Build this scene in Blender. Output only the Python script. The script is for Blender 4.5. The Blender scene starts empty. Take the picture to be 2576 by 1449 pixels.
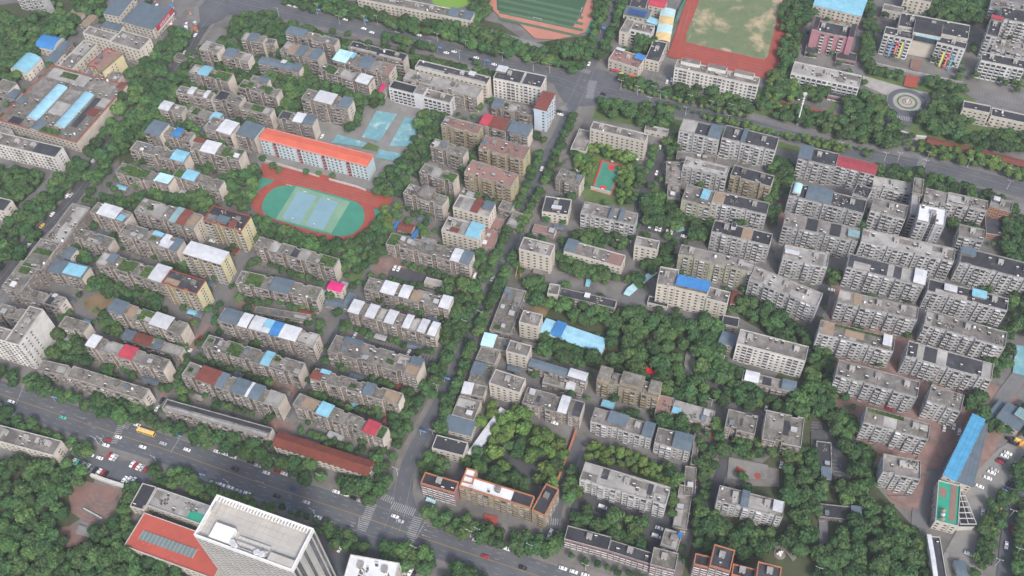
import bpy, math, random
import numpy as np
# ---------------------------------------------------------------- camera
FPX, CX, CY = 2560.0, 1288.0, 724.5            # focal length and centre, in pixels of a 2576 px wide frame
H = 540.0                                       # flight height, metres
VX, VY = 1402.0, 2620.0                         # where plumb lines meet
_d = math.hypot(VX - CX, VY - CY)
THETA = math.atan2(FPX, _d)                     # tilt below the horizon
PHI = math.atan2(VX - CX, VY - CY)              # roll
F = np.array((0, math.cos(THETA), -math.sin(THETA)))
R0 = np.array((1.0, 0, 0)); U0 = np.array((0, math.sin(THETA), math.cos(THETA)))
RR = math.cos(PHI) * R0 - math.sin(PHI) * U0
UU = math.sin(PHI) * R0 + math.cos(PHI) * U0
scene = bpy.context.scene
cam = bpy.data.cameras.new('camera'); camo = bpy.data.objects.new('camera', cam)
scene.collection.objects.link(camo); scene.camera = camo
from mathutils import Matrix, Vector
M = Matrix(((RR[0], UU[0], -F[0], 0), (RR[1], UU[1], -F[1], 0), (RR[2], UU[2], -F[2], H), (0, 0, 0, 1)))
camo.matrix_world = M
cam.sensor_width = 36.0; cam.lens = 36.0 * FPX / 2576.0
cam.clip_start = 1.0; cam.clip_end = 8000.0
# ---------------------------------------------------------------- light
SUN_EL, SUN_AZ = math.radians(46), math.radians(160)
world = bpy.data.worlds.new('World'); scene.world = world; world.use_nodes = True
nt = world.node_tree; bg = nt.nodes['Background']
sky = nt.nodes.new('ShaderNodeTexSky'); sky.sky_type = 'NISHITA'; sky.sun_disc = False
sky.sun_elevation = SUN_EL; sky.sun_rotation = SUN_AZ; sky.dust_density = 4.0; sky.air_density = 1.0
nt.links.new(sky.outputs[0], bg.inputs[0]); bg.inputs[1].default_value = 0.15
sun = bpy.data.lights.new('sun', 'SUN'); sun.energy = 2.0; sun.angle = math.radians(12); sun.color = (1, 0.985, 0.96)
suno = bpy.data.objects.new('sun', sun); scene.collection.objects.link(suno)
sd = Vector((math.sin(SUN_AZ) * math.cos(SUN_EL), math.cos(SUN_AZ) * math.cos(SUN_EL), math.sin(SUN_EL)))
suno.rotation_euler = sd.to_track_quat('Z', 'Y').to_euler()
scene.view_settings.view_transform = 'Standard'; scene.view_settings.look = 'None'
scene.view_settings.exposure = 0.58; scene.view_settings.gamma = 1.0
# ---------------------------------------------------------------- helpers
COL = scene.collection
def P(x, y, z=0.0):
    """photo point (2576 px frame) to the world at height z"""
    r = F * FPX + RR * (x - CX) - UU * (y - CY)
    t = (z - H) / r[2]
    return Vector((r[0] * t, r[1] * t, z))
def pix(p):
    v = np.array((p[0], p[1], p[2] - H)); d = v @ F
    return CX + FPX * (v @ RR) / d, CY - FPX * (v @ UU) / d
def T(tile, x, y):
    return int(tile[0]) * 644 + x / 4.0, int(tile[1]) * 362.25 + y / 4.0

def mesh_from(name, v, f, mats, mi=None, smooth=False):
    me = bpy.data.meshes.new(name)
    me.from_pydata([tuple(p) for p in v], [], f)
    for m in mats: me.materials.append(m)
    if mi: me.polygons.foreach_set('material_index', mi)
    if smooth: me.polygons.foreach_set('use_smooth', [True] * len(f))
    me.update(); return me
class MB:
    def __init__(s): s.v = []; s.f = []; s.mi = []
    def box(s, x0, y0, z0, x1, y1, z1, m=0, top=True, bottom=True):
        b = len(s.v)
        s.v += [(x0,y0,z0),(x1,y0,z0),(x1,y1,z0),(x0,y1,z0),(x0,y0,z1),(x1,y0,z1),(x1,y1,z1),(x0,y1,z1)]
        fs = [(0,1,5,4),(1,2,6,5),(2,3,7,6),(3,0,4,7)]
        if top: fs.append((4,5,6,7))
        if bottom: fs.append((3,2,1,0))
        for q in fs: s.f.append(tuple(b + i for i in q)); s.mi.append(m)
    def quad(s, a, b, c, d, m=0):
        n = len(s.v); s.v += [a, b, c, d]; s.f.append((n, n+1, n+2, n+3)); s.mi.append(m)
    def poly(s, pts, m=0):
        n = len(s.v); s.v += list(pts); s.f.append(tuple(range(n, n + len(pts)))); s.mi.append(m)
    def tube(s, a, b, r0, r1=None, n=6, m=0):
        a = Vector(a); b = Vector(b); r1 = r0 if r1 is None else r1
        d = (b - a).normalized(); u = d.orthogonal().normalized(); w = d.cross(u); k = len(s.v)
        for p, r in ((a, r0), (b, r1)):
            for i in range(n):
                t = 2 * math.pi * i / n; s.v.append(tuple(p + (u * math.cos(t) + w * math.sin(t)) * r))
        for i in range(n):
            j = (i + 1) % n; s.f.append((k+i, k+j, k+n+j, k+n+i)); s.mi.append(m)
        s.f.append(tuple(k + n + i for i in range(n))); s.mi.append(m)
        s.f.append(tuple(k + n - 1 - i for i in range(n))); s.mi.append(m)
    def prism(s, pts, z0, z1, m=0, mt=None):
        n = len(pts); k = len(s.v)
        s.v += [(p[0], p[1], z0) for p in pts] + [(p[0], p[1], z1) for p in pts]
        for i in range(n):
            j = (i + 1) % n; s.f.append((k+i, k+j, k+n+j, k+n+i)); s.mi.append(m)
        s.f.append(tuple(k + n + i for i in range(n))); s.mi.append(m if mt is None else mt)
    def mesh(s, name, mats, smooth=False): return mesh_from(name, s.v, s.f, mats, s.mi, smooth)
    def build(s, name, mats, parent=None, smooth=False):
        if not isinstance(mats, (list, tuple)): mats = [mats]
        return link(name, s.mesh(name, mats, smooth), parent)
def link(name, data, parent=None):
    o = bpy.data.objects.new(name, data); COL.objects.link(o)
    if parent is not None: o.parent = parent
    return o
def inst(name, me, parent, loc, rz=0.0, sc=(1, 1, 1)):
    o = bpy.data.objects.new(name, me); COL.objects.link(o); o.parent = parent
    o.location = loc; o.rotation_euler = (0, 0, rz); o.scale = sc
    return o
def tag(o, label, cat, group=None):
    o['label'] = label; o['category'] = cat
    if group: o['group'] = group
def empty(name, loc, rz=0.0):
    o = bpy.data.objects.new(name, None); COL.objects.link(o); o.empty_display_size = 1
    o.location = loc; o.rotation_euler = (0, 0, rz); return o
def copy_thing(src, loc, rz=None, sc=None):
    r = src.copy(); COL.objects.link(r); r.location = loc
    if rz is not None: r.rotation_euler = (0, 0, rz)
    if sc is not None: r.scale = sc
    for ch in src.children:
        c = ch.copy(); COL.objects.link(c); c.parent = r
        for g in ch.children:
            k = g.copy(); COL.objects.link(k); k.parent = c
    return r
# ---------------------------------------------------------------- materials
MAT = {}
def mat(name, c, c2=None, scale=0.3, rough=0.9, spots=None, rnd=0.0, detail=6, thr=(0.35, 0.65), spotscale=0.6, spotthr=(0.62, 0.7), local=False, wave=None, spec=0.25, fine=0.0):
    """base colour c mottled to c2 by world-space noise, spots of another colour, random value per object"""
    m = bpy.data.materials.new(name); m.use_nodes = True; MAT[name] = m
    n = m.node_tree; bs = n.nodes['Principled BSDF']
    bs.inputs['Roughness'].default_value = rough
    bs.inputs['Specular IOR Level'].default_value = spec
    if local: tc = n.nodes.new('ShaderNodeTexCoord'); co = tc.outputs['Object']
    else: tc = n.nodes.new('ShaderNodeNewGeometry'); co = tc.outputs['Position']
    def rgb(col):
        q = n.nodes.new('ShaderNodeRGB'); q.outputs[0].default_value = (*col, 1); return q.outputs[0]
    cur = rgb(c)
    def mix(a, b, fac, mode='MIX'):
        q = n.nodes.new('ShaderNodeMix'); q.data_type = 'RGBA'; q.blend_type = mode
        if isinstance(fac, float): q.inputs[0].default_value = fac
        else: n.links.new(fac, q.inputs[0])
        n.links.new(a, q.inputs[6]); n.links.new(b, q.inputs[7]); return q.outputs[2]
    def noise(sc, det, th, dist=0.0):
        t = n.nodes.new('ShaderNodeTexNoise'); t.inputs['Scale'].default_value = sc; t.inputs['Detail'].default_value = det
        t.inputs['Roughness'].default_value = 0.65; t.inputs['Distortion'].default_value = dist
        n.links.new(co, t.inputs['Vector'])
        r = n.nodes.new('ShaderNodeMapRange'); r.inputs[1].default_value = th[0]; r.inputs[2].default_value = th[1]
        n.links.new(t.outputs[0], r.inputs[0]); return r.outputs[0]
    if c2 is not None: cur = mix(cur, rgb(c2), noise(scale, detail, thr, 0.4))
    if spots is not None: cur = mix(cur, rgb(spots), noise(spotscale, 7, spotthr, 0.15))
    if wave:
        w = n.nodes.new('ShaderNodeTexWave'); w.inputs['Scale'].default_value = wave[0]; w.bands_direction = wave[2] if len(wave) > 2 else 'X'
        tc2 = n.nodes.new('ShaderNodeTexCoord'); n.links.new(tc2.outputs['Object'], w.inputs['Vector'])
        w.inputs['Distortion'].default_value = 0.2
        r = n.nodes.new('ShaderNodeMapRange'); r.inputs[3].default_value = 0; r.inputs[4].default_value = wave[1]
        n.links.new(w.outputs['Fac'], r.inputs[0]); cur = mix(cur, rgb((0.02, 0.02, 0.02)), r.outputs[0])
    if rnd or fine:
        hv = n.nodes.new('ShaderNodeHueSaturation'); n.links.new(cur, hv.inputs['Color'])
        oi = n.nodes.new('ShaderNodeObjectInfo')
        r = n.nodes.new('ShaderNodeMapRange'); r.inputs[3].default_value = 1 - rnd; r.inputs[4].default_value = 1 + rnd
        n.links.new(oi.outputs['Random'], r.inputs[0]); n.links.new(r.outputs[0], hv.inputs['Value']); cur = hv.outputs[0]
        if name.startswith('foliage'):
            r2 = n.nodes.new('ShaderNodeMapRange'); r2.inputs[3].default_value = .482; r2.inputs[4].default_value = .522
            q_ = n.nodes.new('ShaderNodeMath'); q_.operation = 'MULTIPLY'; q_.inputs[1].default_value = 7.31; n.links.new(oi.outputs['Random'], q_.inputs[0])
            q2 = n.nodes.new('ShaderNodeMath'); q2.operation = 'FRACT'; n.links.new(q_.outputs[0], q2.inputs[0]); n.links.new(q2.outputs[0], r2.inputs[0]); n.links.new(r2.outputs[0], hv.inputs['Hue'])
    n.links.new(cur, bs.inputs['Base Color'])
    return m
# walls
mat('wall_Q', (0.42, 0.21, 0.25), (0.34, 0.17, 0.20), 0.2)
mat('wall_W', (0.47, 0.475, 0.485), (0.32, 0.32, 0.32), 0.25, rnd=0.15, spots=(0.14, 0.13, 0.12), spotscale=0.15)
mat('wall_X', (0.66, 0.645, 0.62), (0.5, 0.48, 0.45), 0.15, rnd=0.05)
mat('wall_O', (0.30, 0.255, 0.225), (0.155, 0.133, 0.118), 0.3, rnd=0.22, spots=(0.10, 0.085, 0.075), spotscale=0.25, spotthr=(0.52, 0.66))
mat('wall_Y', (0.46, 0.41, 0.24), (0.36, 0.31, 0.19), 0.1, rnd=0.08)
mat('wall_C', (0.52, 0.48, 0.42), (0.42, 0.385, 0.33), 0.12, rnd=0.1)
mat('wall_K', (0.33, 0.28, 0.20), (0.24, 0.20, 0.145), 0.2, rnd=0.1)
mat('wall_P', (0.30, 0.17, 0.19), (0.24, 0.14, 0.15), 0.2, rnd=0.08)
mat('wall_B', (0.46, 0.55, 0.58), (0.40, 0.49, 0.53), 0.1)
mat('wall_L', (0.50, 0.58, 0.66), (0.45, 0.53, 0.60), 0.1)
mat('wall_G', (0.37, 0.37, 0.28), (0.27, 0.265, 0.21), 0.2, rnd=0.08)
mat('wall_N', (0.35, 0.14, 0.07), (0.24, 0.12, 0.07), 0.2)
mat('wall_S', (0.60, 0.61, 0.62), (0.50, 0.51, 0.52), 0.1, rnd=0.05)
mat('wall_H', (0.40, 0.395, 0.38), (0.34, 0.335, 0.32), 0.1)
mat('wall_Y2', (0.62, 0.56, 0.34), (0.52, 0.47, 0.29), 0.12)
mat('end_cream', (0.64, 0.57, 0.50), (0.47, 0.42, 0.37), 0.12, rnd=0.12)
mat('end_white', (0.56, 0.54, 0.50), (0.44, 0.42, 0.39), 0.12, rnd=0.1)
# roofs
mat('roof_g', (0.225, 0.205, 0.188), (0.10, 0.092, 0.085), 0.12, rnd=0.18, spots=(0.32, 0.305, 0.29), spotscale=0.22, spotthr=(0.56, 0.7))
mat('roof_m', (0.19, 0.175, 0.16), (0.095, 0.095, 0.075), 0.2, rnd=0.15, spots=(0.26, 0.23, 0.20), spotscale=0.5, spotthr=(0.54, 0.64))
mat('roof_d', (0.030, 0.032, 0.040), (0.055, 0.055, 0.062), 0.15, rnd=0.2, spots=(0.13, 0.125, 0.12), spotscale=0.14, spotthr=(0.62, 0.7))
mat('roof_l', (0.37, 0.355, 0.335), (0.22, 0.21, 0.20), 0.1, rnd=0.1, spots=(0.16, 0.15, 0.14), spotscale=0.2, spotthr=(0.6, 0.72))
mat('roof_p', (0.27, 0.155, 0.13), (0.20, 0.13, 0.115), 0.2, rnd=0.08)
mat('roof_W', (0.66, 0.68, 0.70), (0.56, 0.57, 0.58), 0.15)
mat('roof_q', (0.42, 0.095, 0.068), (0.35, 0.08, 0.06), 0.1, spots=(0.55, 0.15, 0.11), spotscale=0.2)
mat('roof_v', (0.03, 0.30, 0.19), (0.035, 0.25, 0.17), 0.2)
def sheet(n, c, d=0.12, rough=0.5): mat(n, c, tuple(x * 0.78 for x in c), 0.25, rough=rough, rnd=0.1, wave=(1.1, d), spots=tuple(x * 0.55 for x in c), spotscale=0.5, spotthr=(0.66, 0.8))
sheet('sheet_w', (0.60, 0.61, 0.635), 0.14); sheet('sheet_b', (0.24, 0.50, 0.62), 0.08); sheet('sheet_B', (0.055, 0.22, 0.50), 0.08)
sheet('sheet_A', (0.09, 0.34, 0.56), 0.08); sheet('sheet_s', (0.13, 0.17, 0.205), 0.12); sheet('sheet_r', (0.20, 0.065, 0.048), 0.1)
sheet('sheet_R', (0.46, 0.06, 0.085), 0.1); sheet('sheet_t', (0.22, 0.34, 0.36), 0.08); sheet('sheet_o', (0.55, 0.14, 0.04), 0.05)
sheet('sheet_P', (0.62, 0.03, 0.17), 0.03); sheet('sheet_c', (0.48, 0.72, 0.76), 0.05); sheet('sheet_l', (0.40, 0.41, 0.42), 0.12)
sheet('sheet_i', (0.29, 0.52, 0.64), 0.06); sheet('sheet_k', (0.33, 0.06, 0.075), 0.06)
sheet('sheet_y', (0.66, 0.50, 0.25), 0.1)
mat('tile_T', (0.60, 0.14, 0.085), (0.50, 0.12, 0.075), 0.15, wave=(0.9, 0.06))
mat('tile_U', (0.20, 0.055, 0.038), (0.135, 0.042, 0.03), 0.25, wave=(0.9, 0.1), spots=(0.25, 0.10, 0.08), spotscale=0.4)
mat('orange_tan', (0.30, 0.225, 0.16), (0.23, 0.17, 0.12), 0.3)
mat('parapet', (0.36, 0.35, 0.335), (0.20, 0.193, 0.185), 0.4, rnd=0.15)
mat('trim_red', (0.30, 0.07, 0.05)); mat('trim_orange', (0.43, 0.17, 0.09), (0.32, 0.13, 0.07), 0.3); mat('trim_tan', (0.50, 0.24, 0.09))
mat('white', (0.72, 0.72, 0.71), (0.6, 0.6, 0.6), 0.5); mat('glass', (0.035, 0.042, 0.05), (0.07, 0.08, 0.09), 0.15, rough=0.25, spec=0.6)
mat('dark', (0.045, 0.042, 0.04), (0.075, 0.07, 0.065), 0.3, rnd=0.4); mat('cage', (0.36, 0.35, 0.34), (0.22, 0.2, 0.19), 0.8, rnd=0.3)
mat('balc_O', (0.42, 0.395, 0.37), (0.20, 0.185, 0.175), 0.35, rnd=0.3); mat('balc_W', (0.58, 0.58, 0.585), (0.38, 0.37, 0.37), 0.3, rnd=0.2)
mat('pinkbalc', (0.42, 0.19, 0.20)); mat('steel', (0.45, 0.46, 0.47), rough=0.4); mat('pale', (0.50, 0.49, 0.46), (0.4, 0.39, 0.37), 0.3)
mat('foliage', (0.060, 0.116, 0.042), (0.036, 0.078, 0.030), 0.22, rnd=0.3, rough=0.7, spots=(0.086, 0.152, 0.052), spotscale=0.5, spotthr=(0.52, 0.68))
mat('foliage_l', (0.084, 0.155, 0.050), (0.054, 0.11, 0.038), 0.22, rnd=0.25, rough=0.7, spots=(0.125, 0.195, 0.058), spotscale=0.5, spotthr=(0.52, 0.68))
mat('foliage_y', (0.125, 0.195, 0.048), (0.08, 0.14, 0.038), 0.3, rnd=0.25, rough=0.7, spots=(0.15, 0.21, 0.055), spotscale=0.6, spotthr=(0.55, 0.7))
mat('bark', (0.10, 0.075, 0.05), (0.06, 0.045, 0.03), 2.0)
# ---------------------------------------------------------------- buildings
rng = random.Random(7)
FOOT = []                                        # footprints (origin, ux, uy, w, d)
FH = 2.95
PART = {}
def part_mesh(key, fn, mats):
    if key not in PART:
        b = MB(); fn(b); PART[key] = b.mesh(key, mats)
    return PART[key]
def m_window(b):          # faces -y, 1.5 wide, 1.4 high, on the wall plane y=0
    b.box(-.8, -.06, 0, .8, .0, 1.5, 1)
    b.box(-.68, -.09, .1, .68, -.055, 1.4, 0)
    b.box(-.85, -.22, -.1, .85, 0, -.01, 1)
def m_window_cage(b):     # window with a projecting cage and a small canopy
    b.box(-.85, -.05, 0, .85, 0, 1.5, 1)
    b.box(-.75, -.5, .02, .75, -.04, .55, 1)
    b.box(-.75, -.42, .55, .75, -.04, 1.3, 0)
    b.box(-.9, -.65, 1.45, .9, 0, 1.52, 1)
def m_balcony(b):         # open balcony: slab, parapet, dark panel coloured as the shade inside
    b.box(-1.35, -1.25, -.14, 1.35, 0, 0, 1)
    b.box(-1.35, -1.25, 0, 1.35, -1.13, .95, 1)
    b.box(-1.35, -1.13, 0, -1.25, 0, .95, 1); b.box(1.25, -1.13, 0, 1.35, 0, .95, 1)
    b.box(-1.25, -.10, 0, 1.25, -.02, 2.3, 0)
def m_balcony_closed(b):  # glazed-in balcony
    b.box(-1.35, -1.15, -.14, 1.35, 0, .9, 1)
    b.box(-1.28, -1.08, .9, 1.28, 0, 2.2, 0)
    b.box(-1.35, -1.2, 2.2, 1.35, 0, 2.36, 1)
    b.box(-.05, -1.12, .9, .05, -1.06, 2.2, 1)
def m_loggia(b):          # flat panel, a recess's shade put into its dark colour; low pale parapet
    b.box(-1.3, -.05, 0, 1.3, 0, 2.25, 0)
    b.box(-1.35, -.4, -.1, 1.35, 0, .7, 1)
def m_heater(b):          # solar water heater
    b.tube((-.85, 0, 1.2), (.85, 0, 1.2), .26, n=8, m=0)
    b.quad((-.8, -.15, 1.1), (-.8, -1.5, .1), (.8, -1.5, .1), (.8, -.15, 1.1), 1)
    for x in (-.75, .75): b.tube((x, 0, 0), (x, 0, 1.2), .05, n=4, m=2)
def m_head(b):            # stair head
    b.box(-1.7, -1.9, 0, 1.7, 1.9, 2.3, 0); b.box(-2.0, -2.2, 2.3, 2.0, 2.2, 2.5, 1); b.box(-.5, -1.96, 0, .4, -1.9, 1.9, 2)
def m_tank(b):
    b.tube((0, 0, 0), (0, 0, 1.3), .75, .75, 10, 0); b.tube((0, 0, 1.3), (0, 0, 1.6), .75, .2, 10, 0)
def m_shed(b):
    b.box(-1.5, -1.3, 0, 1.5, 1.3, 1.8, 0)
    b.quad((-1.8, -1.6, 1.85), (1.8, -1.6, 1.85), (1.8, 1.6, 2.3), (-1.8, 1.6, 2.3), 1); b.quad((-1.8, 1.6, 2.24), (1.8, 1.6, 2.24), (1.8, -1.6, 1.79), (-1.8, -1.6, 1.79), 1)
def m_rubble(b, seed=3):
    r = random.Random(seed)
    for i in range(26):
        x, y, a, h = r.uniform(-3, 3), r.uniform(-2, 2), r.uniform(.2, .9), r.uniform(.1, .8)
        b.box(x, y, 0, x + a, y + r.uniform(.2, .9), h, r.choice((0, 1, 1, 2, 2)))
def PM(k, wall='wall_O'):
    m = MAT
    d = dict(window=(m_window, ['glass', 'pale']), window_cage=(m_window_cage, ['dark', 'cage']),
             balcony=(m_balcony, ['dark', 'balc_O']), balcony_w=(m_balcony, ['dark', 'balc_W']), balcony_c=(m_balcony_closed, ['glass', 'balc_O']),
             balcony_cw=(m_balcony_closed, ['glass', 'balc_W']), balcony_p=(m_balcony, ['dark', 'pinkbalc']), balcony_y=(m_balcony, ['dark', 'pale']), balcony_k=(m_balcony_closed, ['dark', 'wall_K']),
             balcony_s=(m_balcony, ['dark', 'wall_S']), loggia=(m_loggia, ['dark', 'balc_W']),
             heater=(m_heater, ['white', 'dark', 'steel']), head=(m_head, ['wall_O', 'roof_g', 'dark']), head_w=(m_head, ['pale', 'roof_l', 'dark']),
             tank=(m_tank, ['white']), shed=(m_shed, ['wall_O', 'sheet_l']), shed_s=(m_shed, ['wall_O', 'sheet_s']), shed_w=(m_shed, ['wall_O', 'sheet_w']),
             rubble=(m_rubble, ['pale', 'roof_g', 'dark', 'white']), rubble_b=(lambda b: m_rubble(b, 8), ['roof_l', 'roof_m', 'dark', 'white']), rubble_c=(lambda b: m_rubble(b, 15), ['wall_O', 'foliage_g', 'roof_g', 'white']))[k]
    return part_mesh(k, d[0], [m[x] for x in d[1]])
NAME = dict(window='window', window_cage='window', balcony='balcony', balcony_w='balcony', balcony_c='balcony', balcony_cw='balcony', balcony_p='balcony', balcony_y='balcony',
            balcony_k='balcony', balcony_s='balcony', loggia='balcony', heater='solar_heater', head='stair_head', head_w='stair_head', tank='water_tank', shed='roof_shed', shed_s='roof_shed', shed_w='roof_shed', rubble='rubble', rubble_b='rubble', rubble_c='rubble')
# one letter per bay: what is hung there; '|' = pier
BAY = dict(
    W=('LwLWwL.', dict(L='balcony_w', w='window', W='balcony_cw')), O=('BcwCBw.', dict(B='balcony', c='window_cage', C='balcony_c', w='window_cage')),
    Y=('BwB.BwB', dict(B='balcony_y', w='window')), C=('wwwwww', dict(w='window')), K=('bwb.bbw', dict(b='balcony_k', w='window')),
    P=('wwwww', dict(w='loggia')), B=('ww.pww', dict(w='window', p='balcony_p')), L=('w.', dict(w='window')), G=('LwwLw.', dict(L='balcony_w', w='window')),
    N=('ww', dict(w='window')), S=('SSSSSw', dict(S='balcony_s', w='window')), H=('w', dict(w='window')), X=('LwwLwwwL', dict(L='loggia', w='window')), Q=('.S.S', dict(S='balcony_s')), D=('w.w..', dict(w='window')))
FLAT = {'d': 'roof_d', 'l': 'roof_l', 'g': 'roof_g', 'o': 'orange_tan', 'm': 'roof_m', 'p': 'roof_p', 'v': 'roof_v', 'q': 'roof_q', 'W': 'roof_W'}
ROOFNAME = dict(g='stained roof', m='mossy roof', d='tarred roof', l='pale roof', p='reddish roof', W='white roof', T='red roof', U='red tiled roof', v='green roof', q='salmon red roof', o='orange tan roof')
SHEETNAME = dict(w='white', b='light blue', B='bright blue', A='azure', s='slate', r='rust', R='bright red', t='teal', o='orange', P='pink', c='cyan', l='grey', y='sandy', i='ice blue', k='crimson')
WALLNAME = dict(W='pale grey', O='brown', Y='yellow', C='cream', K='khaki', P='pink', B='pale blue', L='pale blue', G='olive', N='orange', S='white', H='white', D='grey', X='white', Q='pink')
BLD = []
def ub(u, parts_v):  # placeholder for readability
    return u
def building(tile, fl, fr, bk, floors, wall, roof, patches, name='apartment_block', label=None, h=None):
    fh = FH
    h = floors * fh + 0.5 + (len(BLD) % 11) * .043 if h is None else h
    a, b, c = P(*T(tile, *fl), h), P(*T(tile, *fr), h), P(*T(tile, *bk), h)
    u = Vector((b.x - a.x, b.y - a.y)); W = u.length; u /= W; n = Vector((-u.y, u.x))
    D = abs((Vector((c.x - a.x, c.y - a.y))).dot(n))
    rz = math.atan2(u.y, u.x)
    root = empty(name, (a.x, a.y, 0), rz)
    FOOT.append((a.x, a.y, u, n, W, D, h))
    rg = random.Random(int(abs(a.x * 7 + a.y * 13)))
    wm = MAT['wall_' + wall] if 'wall_' + wall in MAT else MAT['wall_O']
    em = {'O': 'end_cream', 'W': 'wall_W', 'C': 'end_cream', 'K': 'wall_Y', 'D': 'end_white', 'Y': 'wall_Y2'}.get(wall)
    em = MAT[em] if em and D < 1.5 * W else wm
    if roof[0] == '^': roof = 'l'
    if wall == 'Y': wm = MAT['wall_K']
    gab = roof in 'TU'
    # body with floor bands and piers; the long faces step back at the stair bays
    pat, kinds = BAY[wall]
    pitch = 3.3 if wall not in 'CSL' else 3.6
    nb = max(1, int(W / pitch))
    while nb * floors > 170: nb -= 1
    bw = W / nb
    un = next((p for p in patches if p.startswith('U:')), None)
    rec = 1.5 if wall == 'O' else .55 if wall in 'WG' else 1.1
    notch = wall in 'OWKGY' and floors >= 3 and W > 14 and D > 8 and not gab and un is None
    off = rg.randrange(len(pat)); gaps = []
    per = {'O': 4, 'W': 5, 'K': 4, 'G': 6, 'Y': 4}.get(wall, 99); ph0 = rg.randrange(1, per) if per < 99 else 0
    if notch: gaps = [i for i in range(1, nb - 1) if i % per == ph0 % per]
    out = [(0, 0)]
    for i in gaps: out += [(i*bw + .1, 0), (i*bw + .1, rec), ((i+1)*bw - .1, rec), ((i+1)*bw - .1, 0)]
    if un:
        a0, a1, dv = [float(q) for q in un[2:].split(',')]; out += [(a0*W, 0), (a0*W, dv*D), (a1*W, dv*D), (a1*W, 0)]
    out += [(W, 0), (W, D)]
    if notch and wall == 'O':
        for i in reversed([i + 2 for i in gaps if i + 2 < nb - 1]): out += [((i+1)*bw, D), ((i+1)*bw, D - 1.1), (i*bw, D - 1.1), (i*bw, D)]
    out += [(0, D)]
    w = MB(); w.prism(out, 0, h, 0)
    for k in range(1, floors + 1):
        z = k * fh - .1
        for i in range(nb):
            if i not in gaps: w.box(i*bw + .2, -.1, z - .1, (i+1)*bw - .2, 0, z + .06, 0)
    w.box(-.06, .15, 0, 0, D - .15, h, 1); w.box(W, .15, 0, W + .06, D - .15, h, 1)
    for i in range(nb + 1):
        x = min(max(i * bw, .2), W - .2)
        if i in gaps or i - 1 in gaps: w.box(x - (.25 if i in gaps else -.12), -.32, 0, x + (-.0 if i in gaps else .35), -.0, h, 1)
        elif wall in 'WYGKHBX' or i % 2 == 0: w.box(x - .16, -.3, 0, x + .16, 0, h, 0)
    w.build('wall', [wm, em], root)
    if D * W > 25 and floors >= 1:
        cnt = {}
        for i in range(nb):
            ch = pat[(i + off) % len(pat)]
            y0 = 0
            if i in gaps: ch = 'w'; y0 = rec
            if un and a0*W - 1 < (i + .5)*bw < a1*W + 1: continue
            if ch not in kinds:
                if wall in 'OW': ch = 'w'
                else: continue
            key = kinds[ch] if i not in gaps else 'window'
            if wall == 'O' and key.startswith('balcony') and rg.random() < .4: key = 'balcony' if key == 'balcony_c' else 'balcony_c'
            nm = NAME[key]
            for k in range(floors):
                kk = key
                if wall in 'OWKG' and rg.random() < .22: kk = {'window': 'window_cage', 'window_cage': 'window', 'balcony': 'balcony_c', 'balcony_c': 'balcony', 'balcony_w': 'balcony_cw', 'balcony_cw': 'balcony_w', 'loggia': 'balcony_cw', 'balcony_k': 'balcony'}.get(key, key)
                me = PM(kk)
                if cnt.get(nm, 0) >= 100: break
                cnt[nm] = cnt.get(nm, 0) + 1
                z = k * fh + (.75 if nm == 'window' else .12)
                if i in gaps: z += 1.1
                if i in gaps and k == floors - 1: continue
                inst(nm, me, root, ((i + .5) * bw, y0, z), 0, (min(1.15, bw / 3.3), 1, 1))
        # end walls
        for side in (0, 1):
            deep = D > 1.5 * W
            if deep or wall in 'CSBYLNGDKX' or (wall == 'W' and side == 0) or rg.random() < .3:
                ns = 2 if wall in 'YKGOW' and not deep else max(1, int(D / 4))
                for j in range(ns):
                    for k in range(floors):
                        if cnt.get('window', 0) >= 100: break
                        cnt['window'] = cnt.get('window', 0) + 1
                        y = D * (j + .5) / ns if ns > 2 else D * (.5 + (j - .5) * .16)
                        inst('window', PM('window_cage' if deep and (j + k) % 3 else 'window'), root, (W + .08 if side else -.08, y, k * fh + .75), math.pi / 2 if side else -math.pi / 2, (.75, 1, .9))
    # roof
    if gab:
        g = MB(); o = .6; e = D / 2; r = h + D * (.06 if roof == 'T' else .2)
        m0 = MAT['tile_' + roof]
        g.quad((-o, -o, h - .1), (W + o, -o, h - .1), (W + o, e, r), (-o, e, r)); g.quad((-o, e, r), (W + o, e, r), (W + o, D + o, h - .1), (-o, D + o, h - .1))
        g.quad((-o, -o, h - .35), (-o, D + o, h - .35), (W + o, D + o, h - .35), (W + o, -o, h - .35))
        g.quad((-o, -o, h - .35), (W + o, -o, h - .35), (W + o, -o, h - .1), (-o, -o, h - .1)); g.quad((-o, D+o, h - .35), (-o, D+o, h - .1), (W + o, D+o, h - .1), (W + o, D+o, h - .35))
        g.poly(((-.1, 0, h - .1), (-.1, e, r - .1), (-.1, D, h - .1)), 1); g.poly(((W + .1, 0, h - .1), (W + .1, D, h - .1), (W + .1, e, r - .1)), 1)
        g.build('roof', [m0, em], root)
    elif roof in SHEETNAME and roof not in 'dlgompvqW':
        sheet_part(root, roof, 0, 1, 0, 1, W, D, h, rg, low=True)
    else:
        rf = MB(); rf.poly([(x, y, h + .03) for x, y in out]); rf.build('roof', [MAT[FLAT[roof]]], root)
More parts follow.
